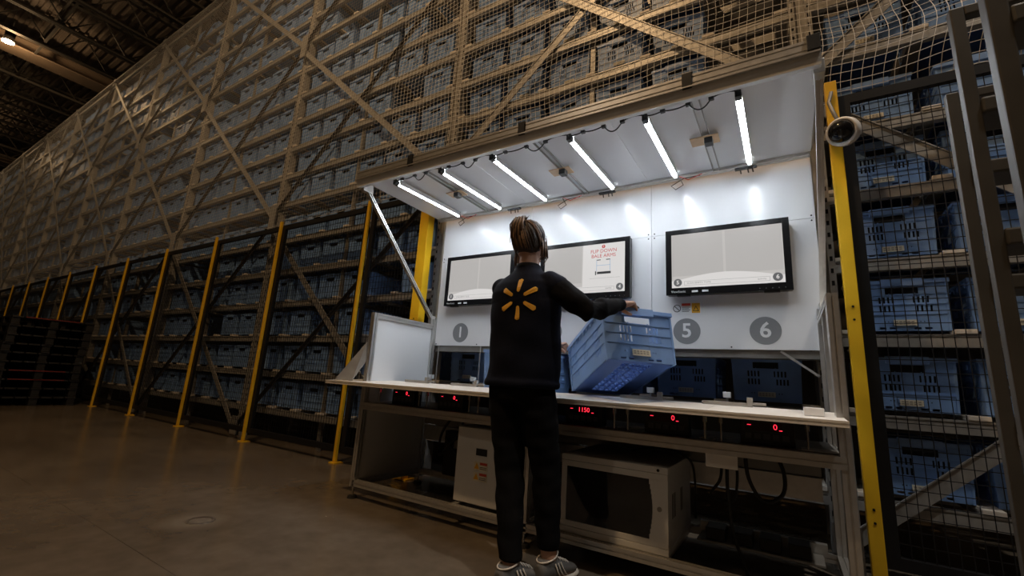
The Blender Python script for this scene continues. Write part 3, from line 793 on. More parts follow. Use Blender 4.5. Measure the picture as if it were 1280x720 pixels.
def monitor(cx, nums, lab, pale_half=False):
    t = thing('monitor', lab, 'monitor', (cx, 2.89, 1.45), 'wall monitors')
    w, h, zc = 0.69, 0.432, 1.669; y0, y1 = 2.852, 2.900
    z0, z1 = zc-h/2, zc+h/2
    b = MB(); pr = rounded_rect(w, h, 0.012, 4); b.sweep((cx, y1, zc), (cx, y0+0.012, zc), pr); b.build('housing', black_plastic, t)
    bz = MB(); s0, s1, s2, s3 = cx-w/2+0.036, cx+w/2-0.036, z0+0.046, z1-0.032
    out = rounded_rect(w, h, 0.012, 4)
    for A in ((cx-w/2, s0, z0, z1), (s1, cx+w/2, z0, z1), (s0, s1, z0, s2), (s0, s1, s3, z1)): bz.cbox(A[0], A[1], y0, y0+0.0125, A[2], A[3], 0.002)
    bz.build('bezel', mat('gloss_black_bezel', (0.010, 0.010, 0.011), 0.18), t)
    MB().box(cx-0.10, cx+0.10, 2.895, 2.9195, zc-0.08, zc+0.08).build('wall_mount', black_paint, t)
    for dx in (-0.24, 0.24): MB().cbox(cx+dx-0.04, cx+dx+0.04, y0+0.004, y0+0.03, z0-0.008, z0+0.002, 0.002).build('foot_bracket', black_plastic, t)
    for k in range(5): MB().cyl((cx+0.18+0.032*k, y0-0.0008, z0+0.016), (cx+0.18+0.032*k, y0+0.002, z0+0.016), 0.0022, 8).build('touch_key', scr_grey, t)
    put_text('ViewSonic', 0.021, mat('silver_print', (0.6, 0.6, 0.6), 0.4), (cx-w/2+0.075, y0-0.0005, z0+0.020), t, 'maker_lettering')
    for dx in (0.155, 0.215): MB().box(cx-w/2+dx, cx-w/2+dx+0.035, y0-0.0006, y0+0.001, z0+0.013, z0+0.025).build('spec_sticker', white_vinyl, t)
    scr = MB().box(s0, s1, y0+0.006, y0+0.012, s2, s3).build('screen', scr_mat, t)
    ys = y0+0.0052
    mid = (s0+s1)/2
    if not pale_half:
        for a, c in ((s0+0.004, mid-0.007), (mid+0.007, s1-0.004)): flat(scr, 'screen_tile', a, c, s2+0.075, s3-0.006, ys, scr_tile)
        # arched lower edge of the tiles
        arc = MB(); N = 24; top = [(s0+0.02+(s1-s0-0.04)*i/N, s2+0.045+0.042*math.sin(math.pi*i/N)) for i in range(N+1)]
        for (xa, za), (xb, zb) in zip(top[:-1], top[1:]): arc.quad((xa, ys-0.0004, s2+0.01), (xb, ys-0.0004, s2+0.01), (xb, ys-0.0004, zb), (xa, ys-0.0004, za))
        arc.build('screen_arch', scr_pale, scr)
        flat(scr, 'screen_footer', s0, s1, s2, s2+0.046, ys-0.0007, scr_pale)
    else:
        flat(scr, 'screen_tile', s0+0.004, mid-0.007, s2+0.075, s3-0.006, ys, scr_tile)
        flat(scr, 'screen_footer', s0, s1, s2, s2+0.046, ys-0.0005, scr_pale)
        flat(scr, 'screen_card', mid, s1, s2+0.046, s3, ys-0.0005, scr_pale)
    yb = ys-0.0013
    fx0, fx1 = s0+0.075, s1-0.075
    for A in ((fx0, fx1, s2+0.014, s2+0.0155), (fx0, fx1, s2+0.039, s2+0.0405), (fx0, fx0+0.0015, s2+0.014, s2+0.0405), (fx1-0.0015, fx1, s2+0.014, s2+0.0405)):
        flat(scr, 'field_outline', A[0], A[1], A[2], A[3], yb, scr_line)
    for n_, bx_, mm in ((nums[0], s0+0.036, scr_blue if pale_half else scr_grey), (nums[1], s1-0.036, scr_grey)):
        bd = MB().cyl((bx_, yb-0.0003, s2+0.034), (bx_, yb+0.0004, s2+0.034), 0.025, 28).build('screen_badge', mm, scr)
        if bd.parent: put_text(n_, 0.034, scr_pale, (bx_, yb-0.0012, s2+0.034), scr, 'screen_numeral', bold=0.0008)
    if pale_half:
        qx = (mid+s1)/2
        MB().cyl((qx, yb-0.0003, s3-0.022), (qx, yb+0.0004, s3-0.022), 0.013, 20).build('alert_badge', scr_red, scr)
        put_text('!', 0.02, scr_pale, (qx, yb-0.0012, s3-0.022), scr, 'alert_mark', bold=0.0006)
        put_text('FLIP DOWN', 0.036, scr_red, (qx, yb, s3-0.055), scr, 'alert_lettering')
        put_text('BALE ARMS', 0.036, scr_red, (qx, yb, s3-0.090), scr, 'alert_lettering')
        for A in ((-0.05, -0.048, -0.20, -0.115), (0.048, 0.05, -0.20, -0.115), (-0.05, 0.05, -0.160, -0.158)): flat(scr, 'diagram_line', qx+A[0], qx+A[1], s3+A[2], s3+A[3], yb, scr_blue)
        for A in ((-0.05, -0.02, -0.122, -0.116), (0.02, 0.05, -0.122, -0.116), (-0.045, 0.055, -0.222, -0.205), (-0.06, -0.052, -0.228, -0.20)): flat(scr, 'diagram_block', qx+A[0], qx+A[1], s3+A[2], s3+A[3], yb, scr_black)
        flat(scr, 'diagram_rule', qx-0.10, qx+0.12, s3-0.252, s3-0.2505, yb, scr_line)
        put_text('quantity', 0.014, scr_line, (fx1-0.04, yb, s2+0.028), scr, 'field_lettering')
    else:
        put_text('SCAN EMPTY TOTE', 0.016, scr_line, (fx0+0.085, yb, s2+0.027), scr, 'field_lettering')
        put_text('quantity', 0.014, scr_line, (fx1-0.04, yb, s2+0.028), scr, 'field_lettering')
monitor(-2.135, ('1', '2'), 'black framed monitor above numerals one and two')
monitor(-1.208, ('3', '4'), 'black framed monitor showing red FLIP DOWN BALE ARMS alert', True)
monitor(-0.283, ('5', '6'), 'black framed monitor above numerals five and six')

# ------------------------------------------------------------------ weight displays
led_red = mat('lit_red_led', (0.1, 0, 0), 0.4, emit=(1.0, 0.03, 0.06), estr=1.6)
key_mat = mat('dark_grey_key', (0.06, 0.06, 0.065), 0.5)
for i, x in enumerate(STX):
    t = thing('weight_display', 'black digital weight display with red digits on the counter below numeral %s' % TUBN[i], 'scale display', (x, 2.33, 0.648), 'weight displays')
    MB().cbox(x-0.105, x+0.105, 2.322, 2.40, 0.6485, 0.7505, 0.004).build('housing', black_plastic, t)
    scr = MB().box(x-0.085, x+0.060, 2.3205, 2.3225, 0.707, 0.743).build('display_window', mat('dark_red_window', (0.03, 0.006, 0.006), 0.2), t)
    put_text({3: '1150'}.get(i, '0'), 0.034, led_red, ((x+0.004) if i == 3 else x+0.034, 2.3195, 0.727), t, 'digit')
    MB().box(x+0.048, x+0.060, 2.319, 2.3206, 0.713, 0.7165).build('unit_mark', led_red, t)
    MB().box(x-0.075, x-0.060, 2.319, 2.3206, 0.729, 0.732).build('status_mark', led_red, t)
    for k in range(5): MB().cbox(x-0.085+0.036*k, x-0.060+0.036*k, 2.3195, 2.323, 0.672, 0.695, 0.001).build('key', key_mat, t)

# ------------------------------------------------------------------ control cabinet (white) and network cabinet
t = thing('control_cabinet', 'white steel control cabinet with warning stickers under the workstation counter', 'cabinet', (-1.56, 2.45, 0.12))
MB().cbox(-1.79, -1.33, 2.325, 2.60, 0.121, 0.565, 0.006).build('body', white_paint, t)
dr = MB().cbox(-1.785, -1.335, 2.308, 2.324, 0.127, 0.560, 0.004).build('door', white_paint, t)
MB().box(-1.635, -1.555, 2.305, 2.3085, 0.405, 0.445).build('name_plate', black_plastic, dr)
for zz in (0.345, 0.285):
    s = MB().box(-1.645, -1.545, 2.3055, 2.3085, zz-0.025, zz+0.025).build('warning_sticker', label_cream, dr)
    MB().box(-1.60, -1.548, 2.3045, 2.3056, zz+0.008, zz+0.022).build('sticker_header', red_vinyl, dr)
    q = MB(); q.sweep((-1.623, 2.3045, zz), (-1.623, 2.3056, zz), [(-0.018,-0.016),(0.018,-0.016),(0,0.02)]); q.build('hazard_triangle', orange_vinyl, dr)
    for k in range(2): MB().box(-1.60, -1.552, 2.3045, 2.3056, zz-0.006-0.009*k, zz-0.003-0.009*k).build('sticker_line', black_plastic, dr)
lk = MB().cbox(-1.385, -1.350, 2.300, 2.309, 0.335, 0.385, 0.002).build('latch', galv, dr)
t = thing('network_cabinet', 'grey network cabinet with dark glass door under the workstation counter', 'cabinet', (-0.77, 2.6, 0.12))
nx0, nx1, ny0, ny1 = -1.045, -0.50, 2.262, 2.83
MB().cbox(nx0+0.01, nx1-0.004, ny0+0.022, ny1, 0.125, 0.470, 0.003).build('body', white_paint, t)
MB().cbox(nx0, nx1, ny0, ny1, 0.4705, 0.500, 0.004).build('top_cover', white_paint, t)
MB().cbox(nx0, nx1, ny0, ny1, 0.121, 0.150, 0.004).build('base_cover', white_paint, t)
d = thing('door', None, None); d.parent = t; d.matrix_parent_inverse = Matrix.Translation(-t.location); d['_local'] = 1
f = MB(); y0 = ny0+0.002; y1 = ny0+0.020
f.cbox(nx0+0.002, nx1-0.002, y0, y1, 0.440, 0.469, 0.002); f.cbox(nx0+0.002, nx1-0.002, y0, y1, 0.152, 0.178, 0.002); f.cbox(nx0+0.002, nx0+0.03, y0, y1, 0.178, 0.440, 0.002)
N = 12
for i in range(N):       # curved stile beside the lock
    za, zb = 0.178+(0.262)*i/N, 0.178+(0.262)*(i+1)/N
    xa = nx1-0.09-0.018*math.sin(math.pi*(i+0.5)/N)*-1; f.box(xa, nx1-0.002, y0, y1, za, zb)
f.build('door_frame', white_paint, d)
gl = bpy.data.materials.new('smoked_glass'); gl.use_nodes = True
pb = gl.node_tree.nodes['Principled BSDF']; pb.inputs['Base Color'].default_value = (0.10, 0.10, 0.11, 1); pb.inputs['Roughness'].default_value = 0.06; pb.inputs['Transmission Weight'].default_value = 0.85
MB().box(nx0+0.03, nx1-0.06, y0+0.006, y0+0.010, 0.178, 0.440).build('glass_pane', gl, d)
MB().cyl((nx1-0.04, y0-0.004, 0.315), (nx1-0.04, y0, 0.315), 0.011, 16).build('lock', galv_dark, d)
MB().cyl((nx1-0.045, ny0-0.002, 0.485), (nx1-0.045, ny0+0.002, 0.485), 0.007, 12).build('cover_key_hole', black_plastic, t)
for dy in (0.10, 0.13, 0.16, 0.30, 0.33): MB().box(nx1-0.0045, nx1-0.003, ny0+dy, ny0+dy+0.012, 0.26, 0.37).build('vent_slot', black_plastic, t)
MB().box(nx0+0.10, nx0+0.35, ny0+0.0245, ny0+0.028, 0.385, 0.435).build('patch_panel', galv_dark, t)
MB().box(nx0+0.15, nx0+0.27, ny0+0.0235, ny0+0.0246, 0.395, 0.43).build('fan_grille', black_plastic, t)
MB().bar((nx0+0.07, ny0+0.024, 0.383), (nx0+0.36, ny0+0.024, 0.383), 0.003, 0.004).build('panel_edge', white_vinyl, t)
MB().box(nx0+0.05, nx1-0.08, ny0+0.0235, ny0+0.0246, 0.20, 0.375).build('equipment_face', black_plastic, t)
# loose cables under the counter
rc = random.Random(3)
def cable(lab, pts, r=0.007):
    cu = [P(p) for p in pts]; out = []
    for i in range(len(cu)-1):
        p0, p1, p2, p3 = cu[max(i-1,0)], cu[i], cu[i+1], cu[min(i+2, len(cu)-1)]
        for k in range(6):
            u = k/6; out.append(0.5*((2*p1)+(p2-p0)*u+(2*p0-5*p1+4*p2-p3)*u*u+(3*p1-p0-3*p2+p3)*u**3))
    out.append(cu[-1])
    tag(MB().tube(out, r, 8).build('cable', cable_black, smooth=True), lab, 'cable', 'cables under the counter')
cable('black cable drooping behind the cable plate', [(-0.30, 2.55, 0.60), (-0.31, 2.55, 0.45), (-0.36, 2.58, 0.36), (-0.27, 2.62, 0.33), (-0.24, 2.60, 0.45), (-0.25, 2.62, 0.60)])
cable('thick black cable looping wide beside the cable plate', [(-0.20, 2.6, 0.60), (-0.19, 2.6, 0.46), (-0.13, 2.62, 0.36), (-0.05, 2.64, 0.40), (-0.04, 2.66, 0.50), (-0.08, 2.68, 0.60)], 0.009)
cable('black cable hanging straight from the cable plate', [(-0.27, 2.50, 0.60), (-0.275, 2.50, 0.42), (-0.26, 2.52, 0.22), (-0.20, 2.56, 0.01)], 0.008)
cable('black cable arched over the network cabinet', [(-0.80, 2.70, 0.505), (-0.62, 2.66, 0.545), (-0.48, 2.68, 0.50), (-0.455, 2.70, 0.38), (-0.46, 2.72, 0.20)], 0.006)
cable('black cable hanging from the counter beside the control cabinet', [(-1.95, 2.55, 0.625), (-1.97, 2.58, 0.50), (-2.10, 2.62, 0.38), (-2.22, 2.66, 0.30), (-2.24, 2.70, 0.45), (-2.14, 2.72, 0.60)], 0.010)
cable('grey black cable sloping down behind the control cabinet', [(-2.20, 2.70, 0.42), (-2.10, 2.68, 0.34), (-1.95, 2.66, 0.26), (-1.86, 2.66, 0.12)], 0.007)
t = thing('junction_box', 'small black junction box with cables inside the workstation corner', 'junction box', (-2.1, 2.8, 0.2))
MB().cbox(-2.26, -1.92, 2.76, 2.838, 0.14, 0.46, 0.006).build('housing', black_plastic, t)
MB().cbox(-2.16, -2.02, 2.752, 2.7605, 0.34, 0.40, 0.002).build('cover_plate', galv_dark, t)
# tray of black power blocks along the floor
t = thing('power_supply_tray', 'low steel tray of black power blocks at the workstation back', 'power supply', (-0.4, 2.72, 0.12))
MB().cbox(-0.44, 0.10, 2.62, 2.79, 0.1215, 0.132, 0.002).build('tray', galv_dark, t)
for k in range(4): MB().cbox(-0.40+0.12*k, -0.31+0.12*k, 2.64, 2.77, 0.133, 0.19, 0.005).build('power_block', black_plastic, t)

# ------------------------------------------------------------------ crates on the workstation
hs = thing('blue_crate', 'light blue vented crate tilted up by the woman at the bench', 'crate', (-0.604, 2.230, 0.997), local=True)
Rm = Matrix(((0.748, -0.635, -0.192), (0.663, 0.707, 0.245), (-0.020, -0.311, 0.950)))
hs.rotation_euler = Rm.to_euler()
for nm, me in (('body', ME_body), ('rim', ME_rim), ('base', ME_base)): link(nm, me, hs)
l = link('label', ME_label, hs); link('print', ME_print, l)
fp = MB(); q = [(-0.03, CH-0.02), (0.185, CH-0.02), (0.185, CH+0.012), (0.15, CH+0.026), (0.0, CH+0.052), (-0.03, CH+0.03)]
fp.sweep((0, 0.030, 0), (0, 0.024, 0), q); fp.build('bale_flap', black_plastic, hs)
MB().bar((-0.178, 0.10, CH-0.004), (-0.178, 0.46, CH+0.010), 0.008, 0.02).build('bale_arm', black_plastic, hs)
crate('light blue crate standing in the hatch behind the woman', (-1.575, 2.50, 0.776), None, filler=False).location
crate_small = None

# ------------------------------------------------------------------ dome camera
t = thing('dome_camera', 'white dome security camera with black bubble on the yellow post', 'security camera', (0.345, 2.87, 2.31))
ax = P((-0.40, -0.85, -0.30)).normalized(); c = P((0.340, 2.795, 2.325))
def ringmesh(rs, zs, n=32):
    mb = MB(); _, _, d, a, u = mb.frame(c, c+ax)
    for rr, zz in zip(rs, zs): mb.v += [tuple(c + ax*zz + a*(rr*math.cos(2*math.pi*j/n)) + u*(rr*math.sin(2*math.pi*j/n))) for j in range(n)]
    for i in range(len(rs)-1):
        for j in range(n):
            k = (j+1) % n; mb.f.append((i*n+j, i*n+k, (i+1)*n+k, (i+1)*n+j))
    return mb
ringmesh([0.001, 0.078, 0.080, 0.079, 0.074, 0.067, 0.063, 0.061], [-0.045, -0.045, -0.03, 0.0, 0.010, 0.012, 0.010, 0.0]).build('housing_ring', mat('white_camera_plastic', (0.88, 0.86, 0.83), 0.4), t, smooth=True)
ringmesh([0.062, 0.060, 0.052, 0.038, 0.020, 0.001], [0.004, 0.022, 0.040, 0.054, 0.062, 0.065]).build('bubble', mat('black_bubble', (0.008, 0.008, 0.009), 0.06), t, smooth=True)
MB().cyl(c-ax*0.045, P((0.335, 2.866, 2.30)), 0.045, 20).build('mount_arm', white_paint, t)
MB().tube([P((0.318, 2.856, 2.62)), P((0.30, 2.845, 2.55)), P((0.31, 2.82, 2.48)), P((0.33, 2.82, 2.41)), P((0.335, 2.84, 2.36))], 0.010, 10).build('conduit', galv_dark, t, smooth=True)

# ------------------------------------------------------------------ rolling ladder beside the fence
lad = thing('rolling_ladder', 'dark grey tubular steel rolling ladder beside the dome camera fence', 'ladder', (0.75, 1.5, 0))
lm = mat('dark_grey_ladder_paint', (0.075, 0.071, 0.064), 0.5, 0.2, 0.1, 9)
frames = [(1.75, 0.480, 1.825, 0.030), (1.50, 0.444, 1.94, 0.030), (1.25, 0.427, 2.05, 0.036)]
for (y, x, h, s) in frames:
    xr = x + 0.62
    MB().cbox(x, x+s, y-s/2, y+s/2, 0.0, h, 0.004).build('rail', lm, lad)
    MB().cbox(xr-s, xr, y-s/2, y+s/2, 0.0, h, 0.004).build('rail', lm, lad)
    MB().cbox(x+s, xr-s, y-s/2, y+s/2, h-s, h, 0.004).build('top_bar', lm, lad)
for (y, x, h, s), zs in zip(frames, ([1.56, 1.21, 0.82, 0.57, 0.28], [1.63, 1.27, 0.94, 0.62, 0.30], [1.70, 1.30, 0.95, 0.60, 0.28])):
    for z in zs: MB().cbox(x+s, x+0.62-s, y-0.02, y+0.10, z-0.022, z+0.022, 0.006).build('step', lm, lad)
for z in (0.12,):
    MB().box(0.45, 0.475, 1.267, 1.735, z, z+0.03).build('side_brace', lm, lad)

# ------------------------------------------------------------------ black pallets stacked by the fence
pal = mat('black_pallet_plastic', (0.012, 0.012, 0.012), 0.55, 0, 0.2, 10); pal_red = mat('red_pallet_edge', (0.22, 0.02, 0.015), 0.5)
dk = MB()
for k in range(7): dk.cbox(-0.6, 0.6, -0.5+k*0.145, -0.5+k*0.145+0.125, 0.115, 0.140, 0.004)
ME_deck = dk.mesh('deck', pal)
rn = MB(); rn.cbox(-0.6, 0.6, -0.05, 0.05, 0.0, 0.025, 0.004)
for xx in (-0.5, 0, 0.5): rn.cbox(xx-0.08, xx+0.08, -0.05, 0.05, 0.0245, 0.1155, 0.008)
ME_run = rn.mesh('runner', pal)
ME_edge = MB().box(0.6, 0.604, -0.35, 0.30, 0.126, 0.139).mesh('edge_strip', pal_red)
STK = [(-11.02, 2.22, 10, 'stack beside the mesh fence'), (-11.05, 1.10, 10, 'stack out in the aisle'), (-12.35, 2.20, 10, 'stack behind the fence stack'), (-12.38, 1.08, 9, 'stack behind the aisle stack')]
for sx, sy, n, nm in STK:
    for k in range(n):
        rr = random.Random(int(sx*100)+k*13+int(sy*10))
        lab = 'black pallet, %s from the floor in the %s' % (ORD[k+1], nm.replace('nearest', 'beside'))
        t = thing('pallet', lab, 'pallet', (sx+rr.uniform(-0.02, 0.02), sy+rr.uniform(-0.02, 0.02), k*0.1405), 'stacked black pallets', local=True)
        link('deck', ME_deck, t)
        for yy in (-0.45, 0, 0.45):
            o = link('runner', ME_run, t); o.location = (0, yy, 0)
        if k == n-1 or rr.random() < 0.08: link('edge_strip', ME_edge, t)

# ------------------------------------------------------------------ floor cover
t = thing('floor_drain', 'round worn metal floor cover set in the concrete', 'floor drain', (-2.797, 1.378, 0))
mb = MB(); n = 32
for i in range(n):
    a, b = 2*math.pi*i/n, 2*math.pi*(i+1)/n
    for r0, r1, h0, h1 in ((0.055, 0.068, 0.004, 0.004), (0.068, 0.072, 0.004, 0.0)):
        mb.quad((-2.797+r0*math.cos(a), 1.378+r0*math.sin(a), h0), (-2.797+r0*math.cos(b), 1.378+r0*math.sin(b), h0), (-2.797+r1*math.cos(b), 1.378+r1*math.sin(b), h1), (-2.797+r1*math.cos(a), 1.378+r1*math.sin(a), h1))
mb.build('rim_ring', mat('worn_brass_steel', (0.10, 0.085, 0.07), 0.6, 0.0, 0.5, 60), t)
MB().cyl((-2.797, 1.378, 0.0), (-2.797, 1.378, 0.002), 0.052, 32).build('cover', mat('worn_cover', (0.17, 0.15, 0.125), 0.5, 0.0, 0.3, 40), t)

# ------------------------------------------------------------------ the woman at the bench
def remesh(mb, name, material, vox, smooth_it=6, sf=0.5):
    me = mb.mesh('tmp', material)
    bm = bmesh.new(); bm.from_mesh(me); bmesh.ops.recalc_face_normals(bm, faces=bm.faces[:]); bm.to_mesh(me); bm.free()
    o = bpy.data.objects.new('tmp', me); COL.objects.link(o)
    r_ = o.modifiers.new('r', 'REMESH'); r_.mode = 'VOXEL'; r_.voxel_size = vox
    s_ = o.modifiers.new('s', 'SMOOTH'); s_.factor = sf; s_.iterations = smooth_it
    dg = bpy.context.evaluated_depsgraph_get(); out = bpy.data.meshes.new_from_object(o.evaluated_get(dg)); out.name = name
    bpy.data.objects.remove(o); out.materials.clear(); out.materials.append(material)
    out.polygons.foreach_set('use_smooth', [True]*len(out.polygons)); return out
YAW = math.radians(4)
Fv = P((math.sin(YAW), math.cos(YAW), 0)); Rv = P((math.cos(YAW), -math.sin(YAW), 0)); Zv = P((0,0,1))
O = P((-1.128, 1.935, 0))
def L3(r, f, z): return O + Rv*r + Fv*f + Zv*z
def torso(mb, rows, grow=0.0, n=32):
    mb.loft([(L3(rc, fc, z), Rv*(a+grow), Fv*(b+grow)) for z, a, b, rc, fc in rows], n)
def limb(mb, pts, n=16):
    """pts: (point, radius); rings across the bisecting planes"""
    V = [P(p) for p, _ in pts]; rings = []
    for i, (p, r) in enumerate(pts):
        d = (V[min(i+1, len(V)-1)] - V[max(i-1, 0)]).normalized()
        ref = Fv if abs(d.dot(Fv)) < 0.8 else Zv
        a = d.cross(ref).normalized(); b = a.cross(d).normalized(); rings.append((V[i], a*r, b*r))
    mb.loft(rings, n); mb.ball(V[0], pts[0][1], pts[0][1], pts[0][1], n, 8); mb.ball(V[-1], pts[-1][1], pts[-1][1], pts[-1][1], n, 8)
skin = mat('skin', (0.52, 0.30, 0.21), 0.5, 0, 0.06, 20)
vest_m = mat('navy_knit', (0.0048, 0.0068, 0.0165), 0.9, 0, 0.15, 60, 0.08, spec=0.15)
sleeve_m = mat('black_knit', (0.0042, 0.0042, 0.0055), 0.95, 0, 0.15, 60, 0.08, spec=0.12)
pants_m = mat('black_denim', (0.0032, 0.0032, 0.0036), 0.95, 0, 0.15, 80, 0.06, spec=0.1)
person = thing('person', 'person in navy top with yellow starburst emblem lifting a blue crate', 'person', (-1.02, 1.88, 0))
CP = P((-0.604, 2.230, 0.997))
def LC(x, y, z): return CP + Rm @ P((x, y, z))       # a point in the tilted crate's own frame
sh_r, el_r, wr_r = L3(0.150, -0.005, 1.345), P((-0.770, 1.90, 1.195)), LC(-0.112, -0.057, 0.272)
sh_l, el_l, wr_l = L3(-0.158, 0.01, 1.335), P((-1.305, 2.205, 1.185)), LC(-0.300, 0.585, 0.285)
hip_r, kn_r, an_r = L3(0.088, 0, 0.82), P((-0.985, 1.965, 0.455)), P((-0.945, 1.945, 0.10))
hip_l, kn_l, an_l = L3(-0.088, 0, 0.82), P((-1.140, 1.895, 0.430)), P((-1.040, 1.775, 0.09))
HC = L3(-0.006, 0.020, 1.585)
FOOT = P((math.sin(math.radians(14)), math.cos(math.radians(14)), 0)); FS = P((FOOT.y, -FOOT.x, 0))
b = MB()
torso(b, [(0.80, 0.15, 0.10, 0, 0), (0.92, 0.15, 0.10, 0, 0), (1.03, 0.13, 0.09, 0, 0), (1.18, 0.145, 0.10, 0, 0), (1.30, 0.155, 0.09, 0, 0), (1.37, 0.13, 0.07, 0, 0), (1.405, 0.07, 0.06, 0, 0.0), (1.45, 0.050, 0.053, 0, 0.005), (1.52, 0.048, 0.052, -0.003, 0.012)], 0)
for a_, k_, n_ in ((hip_r, kn_r, an_r), (hip_l, kn_l, an_l)):
    limb(b, [(a_, 0.075), (a_.lerp(k_, 0.5), 0.068), (k_, 0.050), (k_.lerp(n_, 0.35), 0.052), (n_, 0.034)])
    h = n_ - FOOT*0.02 + P((0, 0, 0.04-n_.z)); b.ball(h, 0.03, 0.035, 0.035)
    b.loft([(n_+FOOT*s_ + P((0, 0, zc-n_.z)), FS*w_, Zv*h_) for s_, zc, w_, h_ in ((-0.04, 0.035, 0.020, 0.022), (0.02, 0.042, 0.03, 0.028), (0.09, 0.034, 0.036, 0.020), (0.145, 0.028, 0.032, 0.014), (0.17, 0.026, 0.018, 0.010))], 16)
for s_, e_, w_ in ((sh_r, el_r, wr_r), (sh_l, el_l, wr_l)):
    limb(b, [(s_, 0.048), (s_.lerp(e_, 0.5), 0.044), (e_, 0.038), (e_.lerp(w_, 0.35), 0.037), (w_, 0.026)])
# head: skull, jaw, nose, ears
HY = math.radians(8); Hm = Matrix.Rotation(-HY, 3, 'Z') @ Matrix.Rotation(math.radians(-8), 3, 'X')
b.ball(HC, 0.072, 0.090, 0.108, 20, 14, Hm)
b.ball(HC + Hm @ P((0, 0.028, -0.060)), 0.054, 0.060, 0.058, 16, 10, Hm)
b.ball(HC + Hm @ P((0, 0.070, -0.095)), 0.022, 0.018, 0.018, 12, 8, Hm)
b.loft([(HC + Hm @ P((0, 0.086, 0.008)), Hm @ P((0.008, 0, 0)), Hm @ P((0, 0.008, 0.004))), (HC + Hm @ P((0, 0.098, -0.020)), Hm @ P((0.011, 0, 0)), Hm @ P((0, 0.012, 0.004))), (HC + Hm @ P((0, 0.103, -0.036)), Hm @ P((0.014, 0, 0)), Hm @ P((0, 0.013, 0.006))), (HC + Hm @ P((0, 0.088, -0.044)), Hm @ P((0.012, 0, 0)), Hm @ P((0, 0.006, 0.004)))], 12)
for s_ in (-1, 1): b.ball(HC + Hm @ P((s_*0.074, 0.005, -0.012)), 0.008, 0.018, 0.031, 10, 8, Hm)
# hands
def hand(wr, kc, row, adv, down, frame, thumb):
    pal = [frame(*wr), frame(*kc)]
    d = (pal[1]-pal[0]).normalized(); r_ = (frame(*[k+q for k, q in zip(kc, row)]) - frame(*kc)).normalized(); u_ = r_.cross(d).normalized()
    b.loft([(pal[0], r_*0.026, u_*0.020), (pal[0].lerp(pal[1], 0.4), r_*0.038, u_*0.019), (pal[0].lerp(pal[1], 0.85), r_*0.042, u_*0.016), (pal[1]+d*0.006, r_*0.038, u_*0.012)], 16)
    for off, ln in ((-0.031, 0.94), (-0.0105, 1.05), (0.0105, 1.0), (0.031, 0.80)):
        k = P(kc) + P(row).normalized()*off; A = P(adv)*ln; D = P(down)*ln
        pts = [k - P(adv)*0.5, k + P((0,0,0.003)), k + A*0.95 + P((0,0,0.012*ln)), k + A*1.75 + P((0,0,-0.006)), k + A*1.95 + D*0.6, k + A*1.8 + D*1.1]
        b.tube([frame(*p) for p in pts], [0.008, 0.0095, 0.0088, 0.0082, 0.0078, 0.0055], 10)
    b.tube([frame(*p) for p in thumb], [0.014, 0.0125, 0.0105, 0.0095, 0.0065], 10)
hand((-0.112, -0.057, 0.272), (-0.058, -0.016, 0.300), (0.7, -0.6, 0), (0.020, 0.020, 0.0), (0.003, 0.003, -0.032), LC,
     [(-0.108, -0.045, 0.276), (-0.100, -0.024, 0.268), (-0.078, -0.016, 0.254), (-0.055, -0.014, 0.246), (-0.036, -0.014, 0.244)])
hand((-0.300, 0.585, 0.285), (-0.240, 0.612, 0.304), (-0.4, 0.85, 0), (0.022, 0.010, 0.0), (0.004, 0.0, -0.032), LC,
     [(-0.291, 0.576, 0.282), (-0.272, 0.574, 0.276), (-0.250, 0.572, 0.266), (-0.232, 0.572, 0.252), (-0.222, 0.574, 0.238)])
ME_skin = remesh(b, 'body', skin, 0.0045, 3, 0.45)
link('body', ME_skin, person)
# face details
for s_ in (-1, 1):
    e_ = MB().ball(HC + Hm @ P((s_*0.030, 0.080, 0.006)), 0.010, 0.006, 0.0045, 12, 8, Hm).build('eye', mat('eye_white', (0.7, 0.68, 0.65), 0.2), person, smooth=True)
    MB().ball(HC + Hm @ P((s_*0.030, 0.0845, 0.006)), 0.004, 0.003, 0.004, 10, 6, Hm).build('iris', mat('brown_iris', (0.06, 0.03, 0.015), 0.2), e_, smooth=True)
    MB().tube([HC + Hm @ P((s_*0.046, 0.078, 0.022)), HC + Hm @ P((s_*0.030, 0.087, 0.027)), HC + Hm @ P((s_*0.014, 0.090, 0.023))], 0.003, 6).build('eyebrow', mat('dark_brown_hair', (0.035, 0.020, 0.012), 0.5, 0, 0.2, 40), person, smooth=True)
MB().ball(HC + Hm @ P((0, 0.088, -0.064)), 0.022, 0.008, 0.007, 14, 8, Hm).build('lips', mat('lip_skin', (0.42, 0.17, 0.14), 0.4), person, smooth=True)
# navy top
v = MB()
torso(v, [(0.828, 0.206, 0.136, 0, 0), (0.852, 0.210, 0.138, 0, 0), (0.868, 0.198, 0.130, 0, 0), (0.93, 0.202, 0.127, 0.006, 0), (1.02, 0.200, 0.122, 0.008, -0.002), (1.12, 0.202, 0.120, 0.006, -0.004), (1.22, 0.202, 0.122, -0.002, -0.006), (1.30, 0.198, 0.116, -0.004, -0.008), (1.345, 0.184, 0.100, 0, -0.008), (1.385, 0.142, 0.082, 0, -0.002), (1.412, 0.098, 0.070, 0, 0.004), (1.428, 0.074, 0.066, 0, 0.006), (1.450, 0.064, 0.064, 0, 0.008)], 0)
for s_, e_ in ((sh_r, el_r), (sh_l, el_l)):
    limb(v, [(s_ - (e_-s_).normalized()*0.01, 0.060), (s_.lerp(e_, 0.16), 0.066)])
me_vest = remesh(v, 'vest', vest_m, 0.007, 6)
